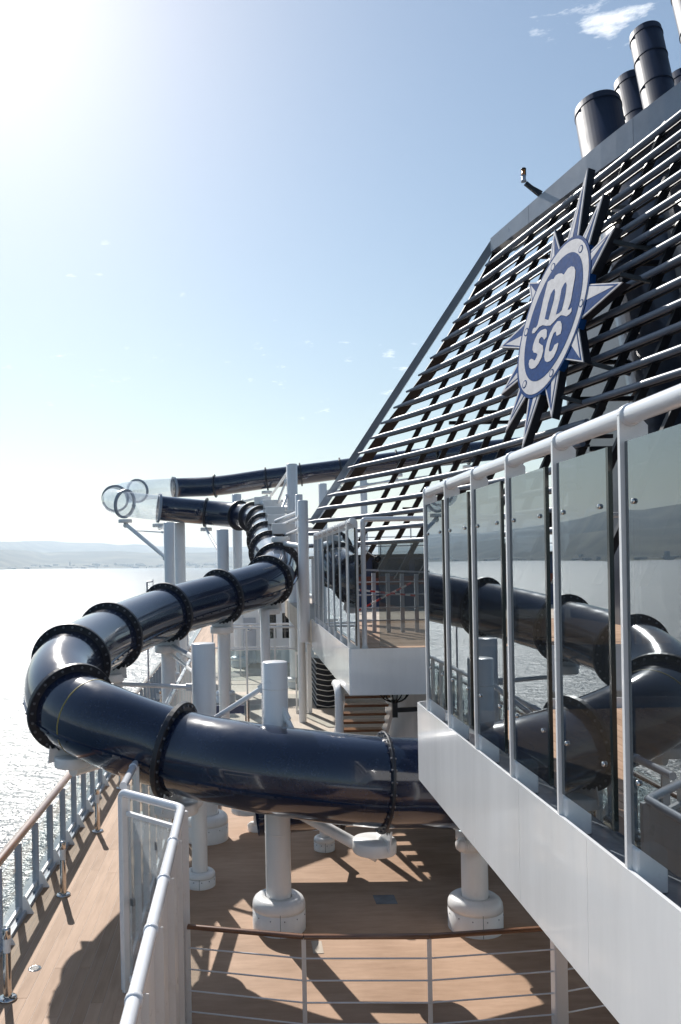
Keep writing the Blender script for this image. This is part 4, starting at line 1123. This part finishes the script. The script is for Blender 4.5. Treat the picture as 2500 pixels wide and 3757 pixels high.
lg = thing('lounger_stack', 'stack of black sun loungers with pale curved frames', 'sun loungers', (2.7, 26.5, DK))
del lg['loc']
lx0, lx1 = 2.38, 3.16
bpy.data.objects.remove(lg)
for i in range(9):
    z = DK + 0.10 + i*0.172
    t = thing('sun_lounger', 'black sun lounger with pale curved edge in the tall stack', 'sun lounger', (2.77, 26.5, z), 'stacked black sun loungers')
    pts = [(lx0 + (lx1-lx0)*s/10, 26.4, z - 0.05*math.sin(math.pi*s/10) + 0.03*abs(s-5)/5) for s in range(11)]
    MB().tube(pts, 0.013, 8).build('end_frame', 'white', t)
    vs = [p for p in pts] + [(p[0], p[1]+1.8, p[2]) for p in pts]
    n = len(pts)
    mb = MB()
    vs2 = [(x_, y_+0.02, z_-0.02) for x_, y_, z_ in vs] + [(x_, y_+0.02, z_-0.13) for x_, y_, z_ in vs]
    mb.add(vs2, [(k_, k_+1, n+k_+1, n+k_) for k_ in range(n-1)] + [(2*n+k_+1, 2*n+k_, 3*n+k_, 3*n+k_+1) for k_ in range(n-1)] + [(2*n+k_, 2*n+k_+1, k_+1, k_) for k_ in range(n-1)] + [(0, n, 3*n, 2*n), (n-1, 3*n-1, 4*n-1, 2*n-1)])
    mb.build('sling', 'fabric', t)
    MB().beam((lx0+0.02,26.42,z),(lx0+0.02,28.2,z), 0.03, 0.05).build('side_rail', 'white', t)
    MB().beam((lx1-0.02,26.42,z),(lx1-0.02,28.2,z), 0.03, 0.05).build('side_rail', 'white', t)
    rehome(t)
# screens and rails on the pool deck
def screen_row(label, x0, x1, y, ztop, step, glassy=True, mids=()):
    t = thing('deck_screen', label, 'screen', ((x0+x1)/2, y, DK))
    n = max(1, round((x1-x0)/step))
    MB().cyl((x0,y,ztop),(x1,y,ztop), 0.045, n=12).build('top_rail', 'rail_white', t)
    for z in mids: MB().cyl((x0,y,z),(x1,y,z), 0.03, n=10).build('rail', 'rail_white', t)
    for i in range(n+1):
        x = x0 + (x1-x0)*i/n
        MB().box(x-0.035, x+0.035, y-0.03, y+0.03, DK, ztop-0.02).build('post', 'white', t)
        if glassy and i < n: MB().box(x+0.05, x+(x1-x0)/n-0.05, y-0.005, y+0.005, DK+0.1, min(mids) - 0.05 if mids else ztop-0.1).build('glass_pane', 'glass_lt', t)
    rehome(t)
screen_row('white rail screen crossing the pool deck behind the slide columns', -0.9, 2.2, 29.5, -2.35, 1.0, True, (-3.15,))
screen_row('second white rail screen further back on the pool deck', -1.3, 3.4, 34.5, -2.62, 1.1, True, (-3.6,))
bal = thing('glass_balustrade', 'dark panelled balustrade with a chrome corner post near the slide columns', 'balustrade', (-0.4, 21.6, DK))
MB().cyl((0.08,21.6,DK),(0.08,21.6,-3.62), 0.065, n=20).build('corner_post', 'chrome', bal)
MB().box(-1.2, 0.0, 21.58, 21.64, -4.02, -3.8).build('dark_panel', 'house_blue', bal)
MB().box(-1.2, 0.0, 21.6, 21.615, DK+0.05, -4.03).build('glass_pane', 'glass_lt', bal)
MB().box(0.16, 1.1, 21.6, 21.615, DK+0.05, -3.8).build('glass_pane', 'glass_lt', bal)
rehome(bal)
# white deck house blocks far aft
for (lab, x0, x1, y0, y1, z1, win) in (('white deckhouse with dark windows at the end of the pool deck', -0.3, 3.4, 38.5, 43, -1.7, True), ('low white machinery house behind the tall columns', -1.2, 0.0, 41.0, 44, -3.0, False)):
    t = thing('deckhouse', lab, 'deckhouse', ((x0+x1)/2, y0, DK))
    MB().box(x0, x1, y0, y1, DK, z1).build('wall', 'white', t, bevel=0.05)
    MB().box(x0-0.1, x1+0.1, y0-0.15, y1, z1+0.003, z1+0.12).build('roof', 'white_gloss', t, bevel=0.02)
    if win:
        dr = MB().box(0.0, 0.62, y0-0.05, y0-0.004, DK, z1-0.9).build('door', 'grey_rail', t, bevel=0.01)
        MB().lathe((0.31, y0-0.052, z1-1.35), [(0.0,-0.004),(0.13,-0.004),(0.13,-0.012),(0.17,-0.012),(0.17,0.001)], axis=(0,1,0), n=20).build('porthole', 'chrome', dr)
        for i in (1, 2):
            MB().box(x0+0.3+i*0.95, x0+0.95+i*0.95, y0-0.012, y0-0.003, z1-1.9, z1-0.7).build('window', 'dark_win', t)
    rehome(t)
# structure seen through the far platform glass
dh = thing('deckhouse', 'navy deckhouse with brown trim behind the far platform railing', 'deckhouse', (6, 27, FL))
MB().box(2.6, 11, 26.5, 30, FB, 0.12).build('wall', 'house_blue', dh)
MB().box(2.5, 11.1, 26.3, 30, 0.125, 0.22).build('roof', 'rib', dh)
MB().box(2.6, 11, 26.44, 26.497, -0.78, -0.5).build('trim', 'house_red', dh)
for i in range(5): MB().box(2.9+i*1.4, 4.1+i*1.4, 26.44, 26.497, -0.42, 0.05).build('window', 'dark_win', dh)
rehome(dh)
structure(MB().box(AX+0.05, 15.5, 20.42, 34, FB, FL-0.004).build('upper_deck', 'deck_far'))
sr = thing('stair_railing', 'grey slatted railing on the far platform behind its glass end', 'railing', (3.4, 17, FL))
for i in range(7):
    MB().box(2.75+i*0.3, 2.83+i*0.3, 17.0, 17.05, FL, -0.25-0.012*i).build('slat', 'grey_rail', sr)
for z in (-1.25, -0.98, -0.71, -0.44): MB().cyl((2.3,16.96,z),(4.7,16.96,z), 0.014, n=8).build('rod', 'grey_rail', sr)
MB().beam((2.6,17.0,-0.18),(4.8,17.0,-0.30), 0.06, 0.04).build('handrail', 'grey_rail', sr)
rehome(sr)
for j, (p, q) in enumerate((((2.0,14.9,-0.98),(3.2,15.2,-0.42)), ((2.1,14.95,-0.52),(3.25,15.1,-0.66)))):
    t = thing('barrier_tape', ('red and white barrier tape rising across the far platform', 'red and white barrier tape falling across the far platform')[j], 'tape', p)
    p, q = Vector(p), Vector(q); n = 12
    for i in range(n):
        a, b = p + (q-p)*(i/n), p + (q-p)*((i+1)/n)
        MB().beam(a, b, 0.004, 0.035).build('stripe', 'tape_red' if i % 2 else 'tape_white', t)
    rehome(t)
fd = thing('upper_railing', 'thin grey railing on the deckhouse roof behind the lattice', 'railing', (6, 27, 0.22))
for z in (0.5, 0.8, 1.1): MB().cyl((2.6,26.8,z),(10.8,26.8,z), 0.018, n=8).build('rod', 'grey_rail', fd)
for i in range(9): MB().cyl((2.6+i*1.02,26.8,0.22),(2.6+i*1.02,26.8,1.1), 0.02, n=8).build('post', 'grey_rail', fd)
rehome(fd)
dv = thing('davit', 'thin grey davit frame standing at the ship side beyond the slide', 'davit', (-2.6, 30, DK))
y = 24.0
A_, B_, C_, D_ = P(540, 2200, y), P(540, 2136, y), P(562, 2133, y), P(563, 2165, y)
MB().cyl((A_.x, y, DK), B_, 0.028, n=8).build('mast', 'grey_rail', dv)
MB().cyl(B_, C_, 0.02, n=8).build('arm', 'grey_rail', dv)
MB().cyl(C_ + Vector((0,0,0.06)), D_, 0.012, n=8).build('hook', 'grey_rail', dv)
rehome(dv)
for o in list(bpy.data.objects):
    if o.type == 'EMPTY' and o.parent is None and 'loc' in o: rehome(o)

# ------------------------------------------------------------------ small deck fittings
for lab, x, y, w, l in (('pale square cover plate in the deck beside the thick front column', 0.86, 10.02, 0.13, 0.32), ('dark square cover plate in the shaded deck between the columns', 1.95, 11.4, 0.3, 0.3)):
    o = MB().box(x-w/2, x+w/2, y-l/2, y+l/2, DK+0.0005, DK+0.006).build('deck_plate', 'deck_far' if w < 0.2 else 'gutter', bevel=0.002)
    tag(o, lab, 'cover plate')
dn = thing('deck_drain', 'round dark drain in the walkway beside a chrome bollard light', 'drain', (-2.56, 9.62, DK))
MB().lathe((-2.56, 9.62, DK+0.001), [(0.0,0.003),(0.055,0.003),(0.055,0.006),(0.075,0.006),(0.078,0.0)], n=24).build('rim', 'chrome', dn)
for i in range(-2, 3): MB().box(-2.56-0.05+abs(i)*0.008, -2.56+0.05-abs(i)*0.008, 9.62+i*0.02-0.004, 9.62+i*0.02+0.004, DK+0.0045, DK+0.007).build('slot', 'black', dn)
rehome(dn)
